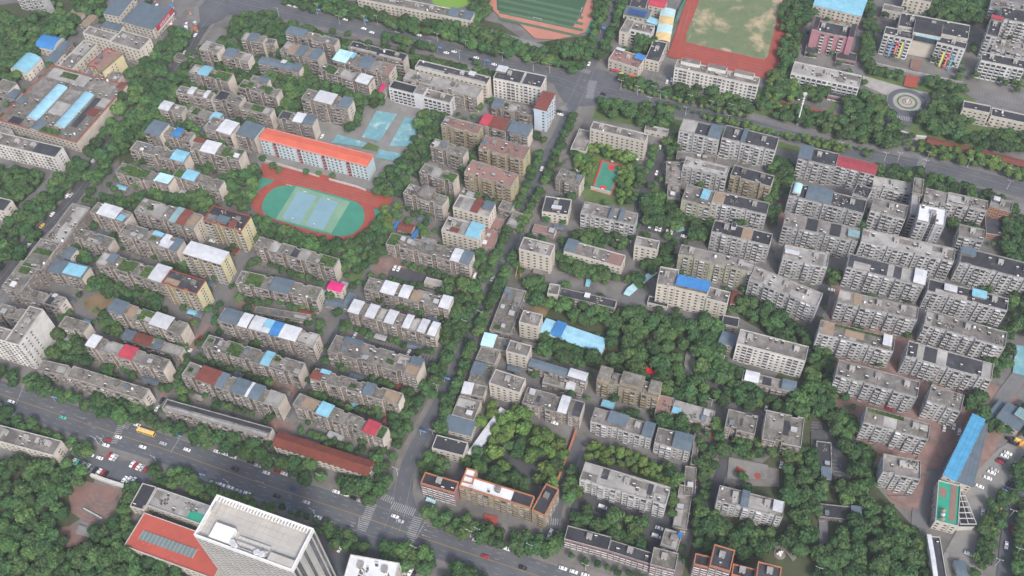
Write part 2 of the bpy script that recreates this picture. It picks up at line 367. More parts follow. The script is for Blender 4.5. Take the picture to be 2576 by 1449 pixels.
        if roof in 'gml' and W * D > 90 and wall != 'H':
            x = .4
            while x < W - 4:
                x2 = min(W - .4, x + rg.uniform(3.5, 12))
                if rg.random() < .62:
                    m_ = rg.choice({'O': ('g', 'm', 'g', 'l', 'm'), 'K': ('p', 'g')}.get(wall, ('g', 'g', 'l')))
                    if label and wall != 'W': m_ = roof
                    yb = rg.choice((rec + .2, D * .5)); yt = rg.choice((D - 1.3, D - 1.3, D * .5)) if yb < D * .4 else D - 1.3
                    if yt - yb > 1.5:
                        b_ = MB(); b_.box(x, yb, h + .03, x2 - .1, yt, h + .07, 0, bottom=False); b_.build('roofing_felt', [MAT[FLAT[m_]]], root)
                x = x2
        pp = MB(); ph = .9 if wall != 'H' else 2
        pm = MAT['parapet']
        if wall == 'Y': pm = MAT['trim_red']
        orange = (label or '').startswith('trim')
        if orange: pm = MAT['trim_red2' if 'market' in label else 'trim_orange']
        if wall in 'CLSX' and not orange: pm = MAT['pale']
        tw = .6 if orange else .28
        for i in range(len(out)):
            (xa, ya), (xb, yb) = out[i], out[(i + 1) % len(out)]
            x0, x1 = min(xa, xb), max(xa, xb); y0, y1 = min(ya, yb), max(ya, yb)
            if x1 - x0 < .01: # across
                inn = -1 if xa > W/2 and i >= 1 and ya < yb and abs(xa - W) < .01 else 1
                if abs(xa) < .01 or abs(xa - W) < .01: pp.box(x0 if inn > 0 else x0 - tw, y0, h, x0 + tw if inn > 0 else x0, y1, h + ph)
                else: pp.box(x0 - .12, y0, h, x0 + .12, y1, h + ph - .02)
            else: pp.box(x0, y0 - (tw if ya > D * .5 and not un else -.001), h, x1, y0 + (0 if ya > D * .5 and not un else tw), h + ph + .01) if not (un and ya > D*.9) else pp.box(x0, y0 - tw, h, x1, y0, h + ph)
        pp.build('parapet', [pm], root)
    used = []
    for p in patches:
        if p[0] == 'U': continue
        code, nums = p.split(':'); q = [float(t) for t in nums.split(',')]
        if len(q) == 2: q += [0, 1]
        used.append(q); u0, u1, v0, v1 = q
        if code == 'G': garden(root, u0 * W, u1 * W, v0 * D, v1 * D, h, rg)
        elif code == 'V': # raised storey
            b_ = MB(); b_.box(u0 * W, v0 * D, 0, u1 * W, v1 * D, h + 2.8, 0); b_.build('raised_storey', [wm], root)
            b_ = MB(); b_.box(u0 * W + .2, v0 * D + .2, h + 2.8, u1 * W - .2, v1 * D - .2, h + 2.9, 0); b_.build('raised_roof', [MAT[FLAT.get(roof, 'roof_g')]], root)
        elif code[0] == '^': barrel(root, code[1], u0 * W, u1 * W, v0 * D, v1 * D, h)
        elif code in 'dlgompv':
            b_ = MB(); b_.box(max(.35, u0 * W), max(.35, v0 * D), h + .05, min(W - .35, u1 * W), min(D - .35, v1 * D), h + .12); b_.build('roofing_felt', [MAT[FLAT[code]]], root)
        else: sheet_part(root, code, u0, u1, v0, v1, W, D, h, rg)
    if not gab and roof in 'gmdlpW' and W * D > 60 and wall != 'H':
        A = W * D
        def free(x, y, r=1.5):
            if not (r < x < W - r and r < y < D - r): return False
            return not any(q[0] * W - r < x < q[1] * W + r and q[2] * D - r < y < q[3] * D + r for q in used)
        def scatter(key, num, rr=1.6, rot=True, sc=None):
            for _ in range(num):
                x, y = rg.uniform(0, W), rg.uniform(0, D)
                if free(x, y, rr):
                    used.append((x / W - rr / W, x / W + rr / W, y / D - rr / D, y / D + rr / D))
                    s = rg.uniform(.75, 1.15); o = inst(NAME[key], PM(key), root, (x, y, h + .05), rg.choice((0, 0, math.pi / 2, math.pi)) if rot else 0, (s, s, s))
                    if key.startswith('rubble'): o['kind'] = 'stuff'
        old = wall in 'OKY'
        if floors >= 3:
            n_ = max(1, int(W / 13))
            for i in range(n_):
                x, y = (i + .5) * W / n_ + rg.uniform(-1, 1), D * .62
                if free(x, y, 2) and rg.random() < .75:
                    used.append((x / W - 2.2 / W, x / W + 2.2 / W, y / D - 2.4 / D, y / D + 2.4 / D))
                    inst('stair_head', PM('head' if old else 'head_w'), root, (x, y, h + .05), 0, (.8, .8, .8))
            scatter('heater', int(A / (55 if old else 48)), 1.0, False)
            scatter('tank', int(A / 260), .9)
        if old:
            for q_ in ('shed', 'shed_s', 'shed_w', 'shed'): scatter(q_, int(A / 330 + rg.random()), 1.9)
            [scatter(q_, int(A / 150 + rg.random()), 2.2) for q_ in ('rubble', 'rubble_b', 'rubble_c')]
            if roof in 'gm':
                for _ in range(int(A / 230)):
                    x, y = rg.uniform(2, W - 2), rg.uniform(2, D - 2)
                    if free(x, y, 1.5): garden(root, x - rg.uniform(1, 3), x + 2, y - 1.5, y + 1.5, h, rg)
        else: [scatter(q_, int(A / 300 + rg.random()), 2.2) for q_ in ('rubble', 'rubble_b')]
    # facts for the label
    feats = []
    for p in patches:
        k = p[0] if p[0] != '^' else p[1]
        if k in SHEETNAME and SHEETNAME[k] not in feats: feats.append(SHEETNAME[k])
    gar = any(p[0] == 'G' for p in patches)
    if label is None or label.startswith('trim'):
        size = 'long' if W > 52 else ('short' if W < 24 else '')
        look = f"{size + ' ' if size else ''}{WALLNAME[wall]} {name.replace('_', ' ').split()[-1]}"
        if label: look = 'orange-trimmed ' + look
        if roof in SHEETNAME and roof not in 'dlgompvqW': look += f' under {SHEETNAME[roof]} sheets'
        elif len(feats) >= 2: look += f' with {feats[0]} and {feats[1]} sheds'
        elif feats: look += f' with {feats[0]} shed roof'
        elif gar: look += ' with rooftop garden'
        else: look += ' with ' + ROOFNAME[roof]
        label = None
    else: look = label
    BLD.append(dict(o=root, look=look, full=label, p=pix((a + u.to_3d() * W / 2 + n.to_3d() * D / 2)), cat='building', wall=wall))
    BLD[-1]['p'] = pix(Vector((a.x + u.x * W / 2 + n.x * D / 2, a.y + u.y * W / 2 + n.y * D / 2, h)))
    return root, W, D, h
def sheet_part(root, code, u0, u1, v0, v1, W, D, h, rg, low=False):
    x0, x1, y0, y1 = u0 * W, u1 * W, v0 * D, v1 * D
    full = v0 <= 0.01 and v1 >= .99
    z = h + (.15 if low else rg.uniform(1.7, 2.3)); s = rg.uniform(.3, .7)
    if not low:
        b = MB(); b.box(x0 + .25, max(y0, .05) + .2, h, x1 - .25, min(y1, D) - .25, z - .02, 0); b.build('roof_room', [MAT['wall_O']], root)
    o = .35; b = MB(); t = .09
    # a pitched sheet: ridge along its long way
    ym = (y0 + y1) / 2; xm = (x0 + x1) / 2
    n = max(2, int((x1 - x0) / .9))
    def Z(x, y): return z + s * (1 - abs(y - ym) / max(.1, (y1 - y0) / 2 + o)) if full or low else z + s * (y1 - y) / max(.1, y1 - y0)
    ys = (y0 - o, ym, y1 + o) if (full or low) else (y0 - o, y1 + o)
    for j in range(len(ys) - 1):
        for i in range(n):
            xa, xb = x0 - o + (x1 - x0 + 2 * o) * i / n, x0 - o + (x1 - x0 + 2 * o) * (i + 1) / n
            e0 = .07 if i % 2 else 0; e1 = 0 if i % 2 else .07
            b.quad((xa, ys[j], Z(xa, ys[j]) + e0), (xb, ys[j], Z(xb, ys[j]) + e1), (xb, ys[j+1], Z(xb, ys[j+1]) + e1), (xa, ys[j+1], Z(xa, ys[j+1]) + e0))
        b.quad((x0 - o, ys[j+1], Z(x0, ys[j+1]) - t), (x1 + o, ys[j+1], Z(x1, ys[j+1]) - t), (x1 + o, ys[j], Z(x1, ys[j]) - t), (x0 - o, ys[j], Z(x0, ys[j]) - t))
    b.build('sheet_roof', [MAT['sheet_' + code]], root)
def barrel(root, code, x0, x1, y0, y1, h):
    b = MB(); n = 12; along_y = (y1 - y0) > (x1 - x0); r = (x1 - x0) / 2 if along_y else (y1 - y0) / 2; rise = r * .45
    cx = (x0 + x1) / 2 if along_y else (y0 + y1) / 2
    pr = [(cx - r * math.cos(math.pi * i / n), h + .4 + rise * math.sin(math.pi * i / n)) for i in range(n + 1)]
    for i in range(n):
        (a, za), (c, zc) = pr[i], pr[i + 1]
        if along_y: b.quad((a, y0, za), (c, y0, zc), (c, y1, zc), (a, y1, za))
        else: b.quad((x0, c, zc), (x0, a, za), (x1, a, za), (x1, c, zc))
    for s in ((y0, y1) if along_y else (x0, x1)):
        b.poly([(a, s, z) if along_y else (s, a, z) for a, z in pr] , 1)
    b.box(x0 + .1, y0 + .1, h, x1 - .1, y1 - .1, h + .38, 1)
    b.build('barrel_roof', [MAT['sheet_' + code], MAT['pale']], root, False)
def leafpatch(w, d, seed):
    r = np.random.RandomState(seed); n = int(w * d * 2.2) + 12
    v = []; f = []
    for i in range(n):
        c = Vector((r.uniform(-w / 2, w / 2), r.uniform(-d / 2, d / 2), abs(r.normal(0, .45)))); s = r.uniform(.3, .65)
        a = Vector(r.normal(0, 1, 3)).normalized(); bb = a.cross(Vector((r.normal(), r.normal(), 1.5))).normalized(); a = bb.cross(Vector((0, 0, 1)) + a * .7).normalized()
        k = len(v); v += [c + a * s, c + bb * s, c - a * s, c - bb * s]; f.append((k, k + 1, k + 2, k + 3))
    k = len(v); v += [(-w/2, -d/2, .04), (w/2, -d/2, .04), (w/2, d/2, .04), (-w/2, d/2, .04)]; f.append((k, k+1, k+2, k+3))
    return mesh_from('planting', v, f, [MAT['foliage_g']])
mat('trim_red2', (0.33, 0.10, 0.07), (0.26, 0.08, 0.06), 0.3)
mat('foliage_g', (0.075, 0.13, 0.035), (0.04, 0.08, 0.025), 0.5, rnd=0.25, rough=0.8, spots=(0.15, 0.13, 0.07), spotscale=0.4)
def garden(root, x0, x1, y0, y1, h, rg):
    x0, x1, y0, y1 = max(.4, x0), x1, max(.4, y0), y1
    key = 'gp%d' % rg.randrange(4)
    if key not in PART: PART[key] = leafpatch(6, 5, int(key[2:]) + 1)
    nx = max(1, round((x1 - x0) / 6)); ny = max(1, round((y1 - y0) / 5))
    for i in range(nx):
        for j in range(ny):
            if nx * ny > 3 and rg.random() < .22: continue
            o = inst('planting', PART[key], root, (x0 + (x1 - x0) * (i + .5) / nx, y0 + (y1 - y0) * (j + .5) / ny, h + .1), 0, ((x1 - x0) / nx / 6.2, (y1 - y0) / ny / 5.2, 1)); o['kind'] = 'stuff'
# ---------------------------------------------------------------- ground paint
ZL = [0.02]
def flat(name, pts, m, kind='structure', close=True, z=None, smooth=0):
    """flat sheet from world xy points, each sheet 4 mm over the one before"""
    ZL[0] += .005; z = ZL[0] if z is None else z
    b = MB(); b.poly([(p[0], p[1], z) for p in pts]); 
    o = b.build(name, [MAT[m]]); 
    me = o.data
    if me.polygons[0].normal.z < 0: me.flip_normals()
    if kind: o['kind'] = kind
    return o
def curve_pts(pts, k=6, closed=False):
    out = []; n = len(pts)
    for i in range(n if closed else n - 1):
        if closed: p0, p1, p2, p3 = pts[i-1], pts[i], pts[(i+1) % n], pts[(i+2) % n]
        else: p0, p1, p2, p3 = pts[max(0, i-1)], pts[i], pts[i+1], pts[min(n-1, i+2)]
        for j in range(k):
            t = j / k; t2, t3 = t*t, t*t*t
            out.append(tuple(.5 * (2*p1[c] + (p2[c]-p0[c])*t + (2*p0[c]-5*p1[c]+4*p2[c]-p3[c])*t2 + (3*p1[c]-p0[c]-3*p2[c]+p3[c])*t3) for c in (0, 1)))
    if not closed: out.append(pts[-1][:2])
    return out
def ribbon(line, w0, w1):
    L = []; R = []
    for i, p in enumerate(line):
        a = line[max(0, i-1)]; b = line[min(len(line)-1, i+1)]
        d = Vector((b[0]-a[0], b[1]-a[1])).normalized(); n = Vector((-d.y, d.x))
        L.append((p[0] + n.x*w0, p[1] + n.y*w0)); R.append((p[0] + n.x*w1, p[1] + n.y*w1))
    return L, R
def strip(name, line, w0, w1, m, z=None, kind='structure', thick=None):
    ZL[0] += .005; z = ZL[0] if z is None else z
    L, R = ribbon(line, w0, w1); b = MB()
    for i in range(len(line) - 1):
        b.quad((*R[i], z), (*R[i+1], z), (*L[i+1], z), (*L[i], z))
        if thick:
            b.quad((*R[i], 0), (*R[i+1], 0), (*R[i+1], z), (*R[i], z)); b.quad((*L[i+1], 0), (*L[i], 0), (*L[i], z), (*L[i+1], z))
    o = b.build(name, [MAT[m]]); o['kind'] = kind
    return o
def dashes(name, line, off, w, dash, gap, m='paint', z=None):
    """broken line along a road"""
    ZL[0] += .004; z = ZL[0] if z is None else z
    b = MB(); s = 0; per = dash + gap
    for i in range(len(line) - 1):
        p, q = Vector(line[i]), Vector(line[i+1]); L = (q - p).length; d = (q - p) / L; n = Vector((-d.y, d.x)); t = -(s % per)
        while t < L:
            a, e = max(t, 0), min(t + dash, L)
            if e > a:
                A = p + d*a + n*off; E = p + d*e + n*off; h = n * w / 2
                b.quad((*(A-h), z), (*(E-h), z), (*(E+h), z), (*(A+h), z))
            t += per
        s += L
    o = b.build(name, [MAT[m]]); o['kind'] = 'structure'; return o
mat('ground', (0.19, 0.182, 0.175), (0.115, 0.11, 0.106), 0.05, spots=(0.07, 0.085, 0.05), spotscale=0.06, spotthr=(0.55, 0.68))
mat('asphalt', (0.108, 0.113, 0.125), (0.085, 0.09, 0.10), 0.08, spots=(0.13, 0.133, 0.142), spotscale=0.03, spotthr=(0.5, 0.7))
mat('asphalt_dark', (0.065, 0.067, 0.074), (0.085, 0.086, 0.09), 0.1)
mat('asphalt_pale', (0.17, 0.168, 0.17), (0.135, 0.133, 0.135), 0.1)
mat('pavement', (0.20, 0.185, 0.17), (0.145, 0.135, 0.125), 0.15); mat('pink_paving', (0.27, 0.165, 0.14), (0.17, 0.12, 0.108), 0.12, spots=(0.22, 0.19, 0.17), spotscale=0.1, spotthr=(0.55, 0.7))
mat('concrete', (0.235, 0.23, 0.22), (0.18, 0.175, 0.165), 0.1, spots=(0.15, 0.15, 0.145), spotscale=0.15, spotthr=(0.6, 0.7)); mat('paint', (0.38, 0.38, 0.385), (0.22, 0.22, 0.225), 0.8); mat('paint_y', (0.42, 0.30, 0.10), (0.3, 0.22, 0.1), 0.8)
mat('soil', (0.075, 0.085, 0.045), (0.055, 0.065, 0.035), 0.15, spots=(0.11, 0.085, 0.06), spotscale=0.15); mat('lawn', (0.105, 0.155, 0.055), (0.08, 0.12, 0.045), 0.12, spots=(0.13, 0.15, 0.05), spotscale=0.2)
mat('track', (0.33, 0.075, 0.055), (0.27, 0.065, 0.05), 0.15, spots=(0.20, 0.08, 0.065), spotscale=0.06); mat('track_pink', (0.46, 0.20, 0.15), (0.40, 0.17, 0.13), 0.1)
mat('court_green', (0.045, 0.26, 0.165), (0.04, 0.22, 0.145), 0.1); mat('court_blue', (0.20, 0.33, 0.385), (0.17, 0.295, 0.34), 0.08, spots=(0.27, 0.39, 0.41), spotscale=0.12)
mat('court_pale', (0.20, 0.32, 0.22), (0.15, 0.27, 0.19), 0.1); mat('court_teal', (0.12, 0.27, 0.32), (0.17, 0.34, 0.37), 0.08, spots=(0.34, 0.50, 0.50), spotscale=0.12, spotthr=(0.5, 0.7)); mat('court_red', (0.50, 0.05, 0.06)); mat('court_g2', (0.06, 0.24, 0.17), (0.05, 0.205, 0.145), 0.12)
mat('turf', (0.045, 0.10, 0.055)); mat('turf_l', (0.08, 0.14, 0.08)); mat('sandgrass', (0.155, 0.19, 0.10), (0.12, 0.155, 0.08), 0.15, spots=(0.40, 0.32, 0.21), spotscale=0.045, spotthr=(0.50, 0.62))
mat('redcloth', (0.60, 0.02, 0.04)); mat('brickpave', (0.23, 0.13, 0.11), (0.16, 0.11, 0.095), 0.15); mat('algae', (0.17, 0.30, 0.05)); mat('earth', (0.24, 0.17, 0.10), (0.15, 0.11, 0.06), 0.1, spots=(0.08, 0.09, 0.04), spotscale=0.15)
# ---------------------------------------------------------------- trees
def crown_mesh(seed, r=4.0, hgt=3.6, n=1100, lumps=8, lsize=.62, m='foliage', core=True):
    g = np.random.RandomState(seed); L = []
    for i in range(lumps):
        a = g.uniform(0, 2*math.pi) if i else 0; q = r * (.55 * math.sqrt(g.uniform(.2, 1)) if i else 0)
        L.append((q*math.cos(a), q*math.sin(a), hgt * g.uniform(-.25, .45) * (1 - q / r) + g.uniform(-.2, .35), r * g.uniform(.38, .58)))
    v = []; f = []; k = 0
    tot = sum(l[3]**2 for l in L)
    for (x, y, z, s) in L:
        m_ = int(n * s*s / tot)
        d = g.normal(0, 1, (m_, 3)); d /= np.linalg.norm(d, axis=1)[:, None]
        d[:, 2] = np.where(d[:, 2] < -.35, -d[:, 2], d[:, 2])
        c = np.array((x, y, z)) + d * s * g.uniform(.72, 1.08, (m_, 1)) * np.array((1, 1, .85))
        for i in range(m_):
            nn = d[i] + g.normal(0, .45, 3); nn /= np.linalg.norm(nn)
            t = np.cross(nn, (g.normal(), g.normal(), g.normal())); t /= np.linalg.norm(t); w = np.cross(nn, t)
            e = lsize * g.uniform(.55, 1.2); t = t * e; w = w * e * .75; p = c[i]
            v += [p + t, p + w, p - t, p - w]; f.append((k, k+1, k+2, k+3)); k += 4
    if core:
        for (x, y, z, s) in L:
            s *= .78; rings = 4; seg = 7; b0 = len(v)
            for a in range(rings + 1):
                ph = math.pi * a / rings
                for c in range(seg):
                    th = 2*math.pi*c/seg; v.append((x + s*math.sin(ph)*math.cos(th), y + s*math.sin(ph)*math.sin(th), z + s*.85*math.cos(ph)))
            for a in range(rings):
                for c in range(seg):
                    c2 = (c + 1) % seg; f.append((b0+a*seg+c, b0+(a+1)*seg+c, b0+(a+1)*seg+c2, b0+a*seg+c2))
    return mesh_from('crown', v, f, [MAT[m]])
def trunk_mesh(hh):
    b = MB(); b.tube((0, 0, 0), (0, 0, hh), .22, .15, 6)
    for i in range(4):
        a = i * 1.6 + .3; b.tube((0, 0, hh * .8), (1.5*math.cos(a), 1.5*math.sin(a), hh + 1.6), .12, .05, 5)
    return b.mesh('trunk', [MAT['bark']])
CR = [crown_mesh(i) for i in range(6)] + [crown_mesh(20 + i, lumps=5, n=900, m='foliage_y') for i in range(2)] + [crown_mesh(30 + i, lumps=12, n=1300, r=4.2) for i in range(2)] + [crown_mesh(40 + i, m='foliage_l', lumps=7 + 3*i) for i in range(3)]
TRK = trunk_mesh(3.2)
PROTO = []
TREES = []    # (x, y, radius, variety)
def inside(x, y, poly):
    c = False; n = len(poly); j = n - 1
    for i in range(n):
        a, b = poly[i], poly[j]
        if (a[1] > y) != (b[1] > y) and x < (b[0]-a[0]) * (y-a[1]) / (b[1]-a[1]) + a[0]: c = not c
        j = i
    return c
def blocked(x, y, m=1.0):
    for (ax, ay, u, n, W, D, h) in FOOT:
        dx, dy = x - ax, y - ay; a = dx*u.x + dy*u.y; b = dx*n.x + dy*n.y
        if -m < a < W + m and -m < b < D + m: return True
    return False
ROADS = []
def on_road(x, y):
    for line, w in ROADS:
        for i in range(len(line) - 1):
            ax, ay = line[i]; bx, by = line[i+1]; dx, dy = bx-ax, by-ay; l2 = dx*dx+dy*dy or 1.0
            t = max(0, min(1, ((x-ax)*dx+(y-ay)*dy)/l2))
            if math.hypot(x-ax-t*dx, y-ay-t*dy) < w: return True
    return False
TG = {}; SPF = [.55]
def add_tree(x, y, r, var, force=False):
    if not force and (blocked(x, y, .4 if r < 4.4 else 1.0)): return False
    if any(inside(x, y, c) for c in CLEAR): return False
    gx, gy = int(x // 10), int(y // 10)
    for i in (-1, 0, 1):
        for j in (-1, 0, 1):
            for (a, b, c) in TG.get((gx+i, gy+j), ()):
                if math.hypot(a-x, b-y) < (c + r) * SPF[0]: return False
    TG.setdefault((gx, gy), []).append((x, y, r)); TREES.append((x, y, r, var)); return True
def wood(poly, r=4.2, var=0, seed=1, gap=1.32, z=5.0):
    pts = [P(x, y, z) for x, y in poly]; pts = [(p.x, p.y) for p in pts]; g = random.Random(seed)
    x0, x1 = min(p[0] for p in pts), max(p[0] for p in pts); y0, y1 = min(p[1] for p in pts), max(p[1] for p in pts)
    n = int((x1-x0) * (y1-y0) / (r*r) * 4.5) + 20
    for _ in range(n):
        x, y = g.uniform(x0, x1), g.uniform(y0, y1)
        if inside(x, y, pts) and not on_road(x, y):
            rr = r * g.uniform(.8, 1.4); add_tree(x, y, rr, var)
def row(pts, r=3.8, sp=6.5, var=0, seed=1, z=5.0, jit=.8):
    g = random.Random(seed * 31 + int(pts[0][0])); w = [P(x, y, z) for x, y in pts]; s = 0
    for i in range(len(w) - 1):
        a, b = w[i], w[i+1]; L = (b-a).length; t = s
        while t < L:
            p = a.lerp(b, t / L); rr = r * g.uniform(.8, 1.2)
            add_tree(p.x + g.uniform(-jit, jit), p.y + g.uniform(-jit, jit), rr, var); t += sp * g.uniform(.85, 1.2)
        s = t - L
# ---------------------------------------------------------------- cars
def car_proto(col, kind='car'):
    L, W_, Hh = (4.5, 1.8, 1.45) if kind == 'car' else (5.2, 1.95, 2.0) if kind == 'van' else (11.5, 2.6, 3.1)
    root = empty({'car': 'parked_car', 'van': 'parked_van', 'bus': 'city_bus'}[kind], (0, 0, -50))
    paint = MAT.get('car_' + col)
    b = MB(); l, w = L/2, W_/2
    if kind == 'bus':
        b.box(-l, -w, .35, l, w, Hh, 0); b.box(-l+.3, -w+.2, Hh, l-.3, w-.2, Hh+.12, 0)
        b.build('body', [paint], root)
        g = MB()
        for i in range(7): g.box(-l+.5+i*1.5, -w-.02, 1.5, -l+1.8+i*1.5, -w+.02, 2.6); g.box(-l+.5+i*1.5, w-.02, 1.5, -l+1.8+i*1.5, w+.02, 2.6)
        g.box(l-.02, -w+.2, 1.2, l+.02, w-.2, 2.7); g.build('window', [MAT['glass']], root)
        for x in (-3.6, -.8, 2.2):
            g = MB(); g.box(x, -.7, Hh+.12, x+1.2, .7, Hh+.4); g.build('roof_hatch', [MAT['pale']], root)
    else:
        pr = [(-l, .35), (-l, .8), (-l*.92, .95), (-l*.72, 1.0), (-l*.45, Hh), (l*.18, Hh), (l*.45, .98), (l*.9, .8), (l, .6), (l, .35)] if kind == 'car' else [(-l, .35), (-l, 1.3), (-l*.93, Hh), (l*.4, Hh), (l*.68, 1.15), (l*.97, 1.0), (l, .6), (l, .35)]
        n = len(pr); k = len(b.v)
        def wy(z): return w if z < 1.02 else w * .82
        b.v += [(x, -wy(z), z) for x, z in pr] + [(x, wy(z), z) for x, z in pr]
        for i in range(n): j = (i+1) % n; b.f.append((k+j, k+i, k+n+i, k+n+j)); b.mi.append(0)
        b.f.append(tuple(k+i for i in range(n))); b.f.append(tuple(k+n+n-1-i for i in range(n))); b.mi += [0, 0]
        b.build('body', [paint], root)
        g = MB()
        if kind == 'car':
            g.quad((l*.2, -w*.78, Hh-.03), (l*.43, -w*.85, 1.02), (l*.43, w*.85, 1.02), (l*.2, w*.78, Hh-.03)); g.v = [(x + .03, y, z + .04) for x, y, z in g.v]; g.build('windscreen', [MAT['glass']], root)
            g = MB(); g.quad((-l*.69, -w*.8, 1.04), (-l*.47, -w*.76, Hh-.03), (-l*.47, w*.76, Hh-.03), (-l*.69, w*.8, 1.04))
            g.v = [(x - .03, y, z + .04) for x, y, z in g.v]; g.build('rear_window', [MAT['glass']], root)
            g = MB()
            for s in (-1, 1): g.quad((-l*.6, s*w*.93, 1.05), (l*.35, s*w*.93, 1.05), (l*.15, s*w*.84, Hh-.06), (-l*.42, s*w*.84, Hh-.06))
            g.build('side_window', [MAT['glass']], root)
        else:
            g.quad((l*.42, -w*.78, Hh-.03), (l*.66, -w*.85, 1.2), (l*.66, w*.85, 1.2), (l*.42, w*.78, Hh-.03)); g.v = [(x+.04, y, z+.04) for x, y, z in g.v]; g.build('windscreen', [MAT['glass']], root)
    for x in (-l*.62, l*.62):
        for s in (-1, 1):
            g = MB(); g.tube((x, s*(w-.2), .34), (x, s*(w+.02), .34), .34, n=10); g.build('wheel', [MAT['dark']], root)
    return root
for c, v in dict(white=(.78,.78,.78), silver=(.42,.43,.45), black=(.02,.02,.025), red=(.35,.03,.04), blue=(.04,.08,.22), grey=(.14,.15,.16), yellow=(.75,.50,.12), green=(.1,.42,.33), orange=(.7,.3,.05)).items():
    mat('car_' + c, v, rough=.3, spec=.5)
def dirA(x, y):
    s = np.interp(y, (0, 1449), (.25, .345)); p, q = P(x, y), P(x + 10, y + 10*s); return math.atan2(q.y-p.y, q.x-p.x)
def dirB(x, y):
    s = np.interp(x, (100, 1300, 2450), (-.85, -.45, -.10)); p, q = P(x, y), P(x - 10*s, y - 10); return math.atan2(q.y-p.y, q.x-p.x)
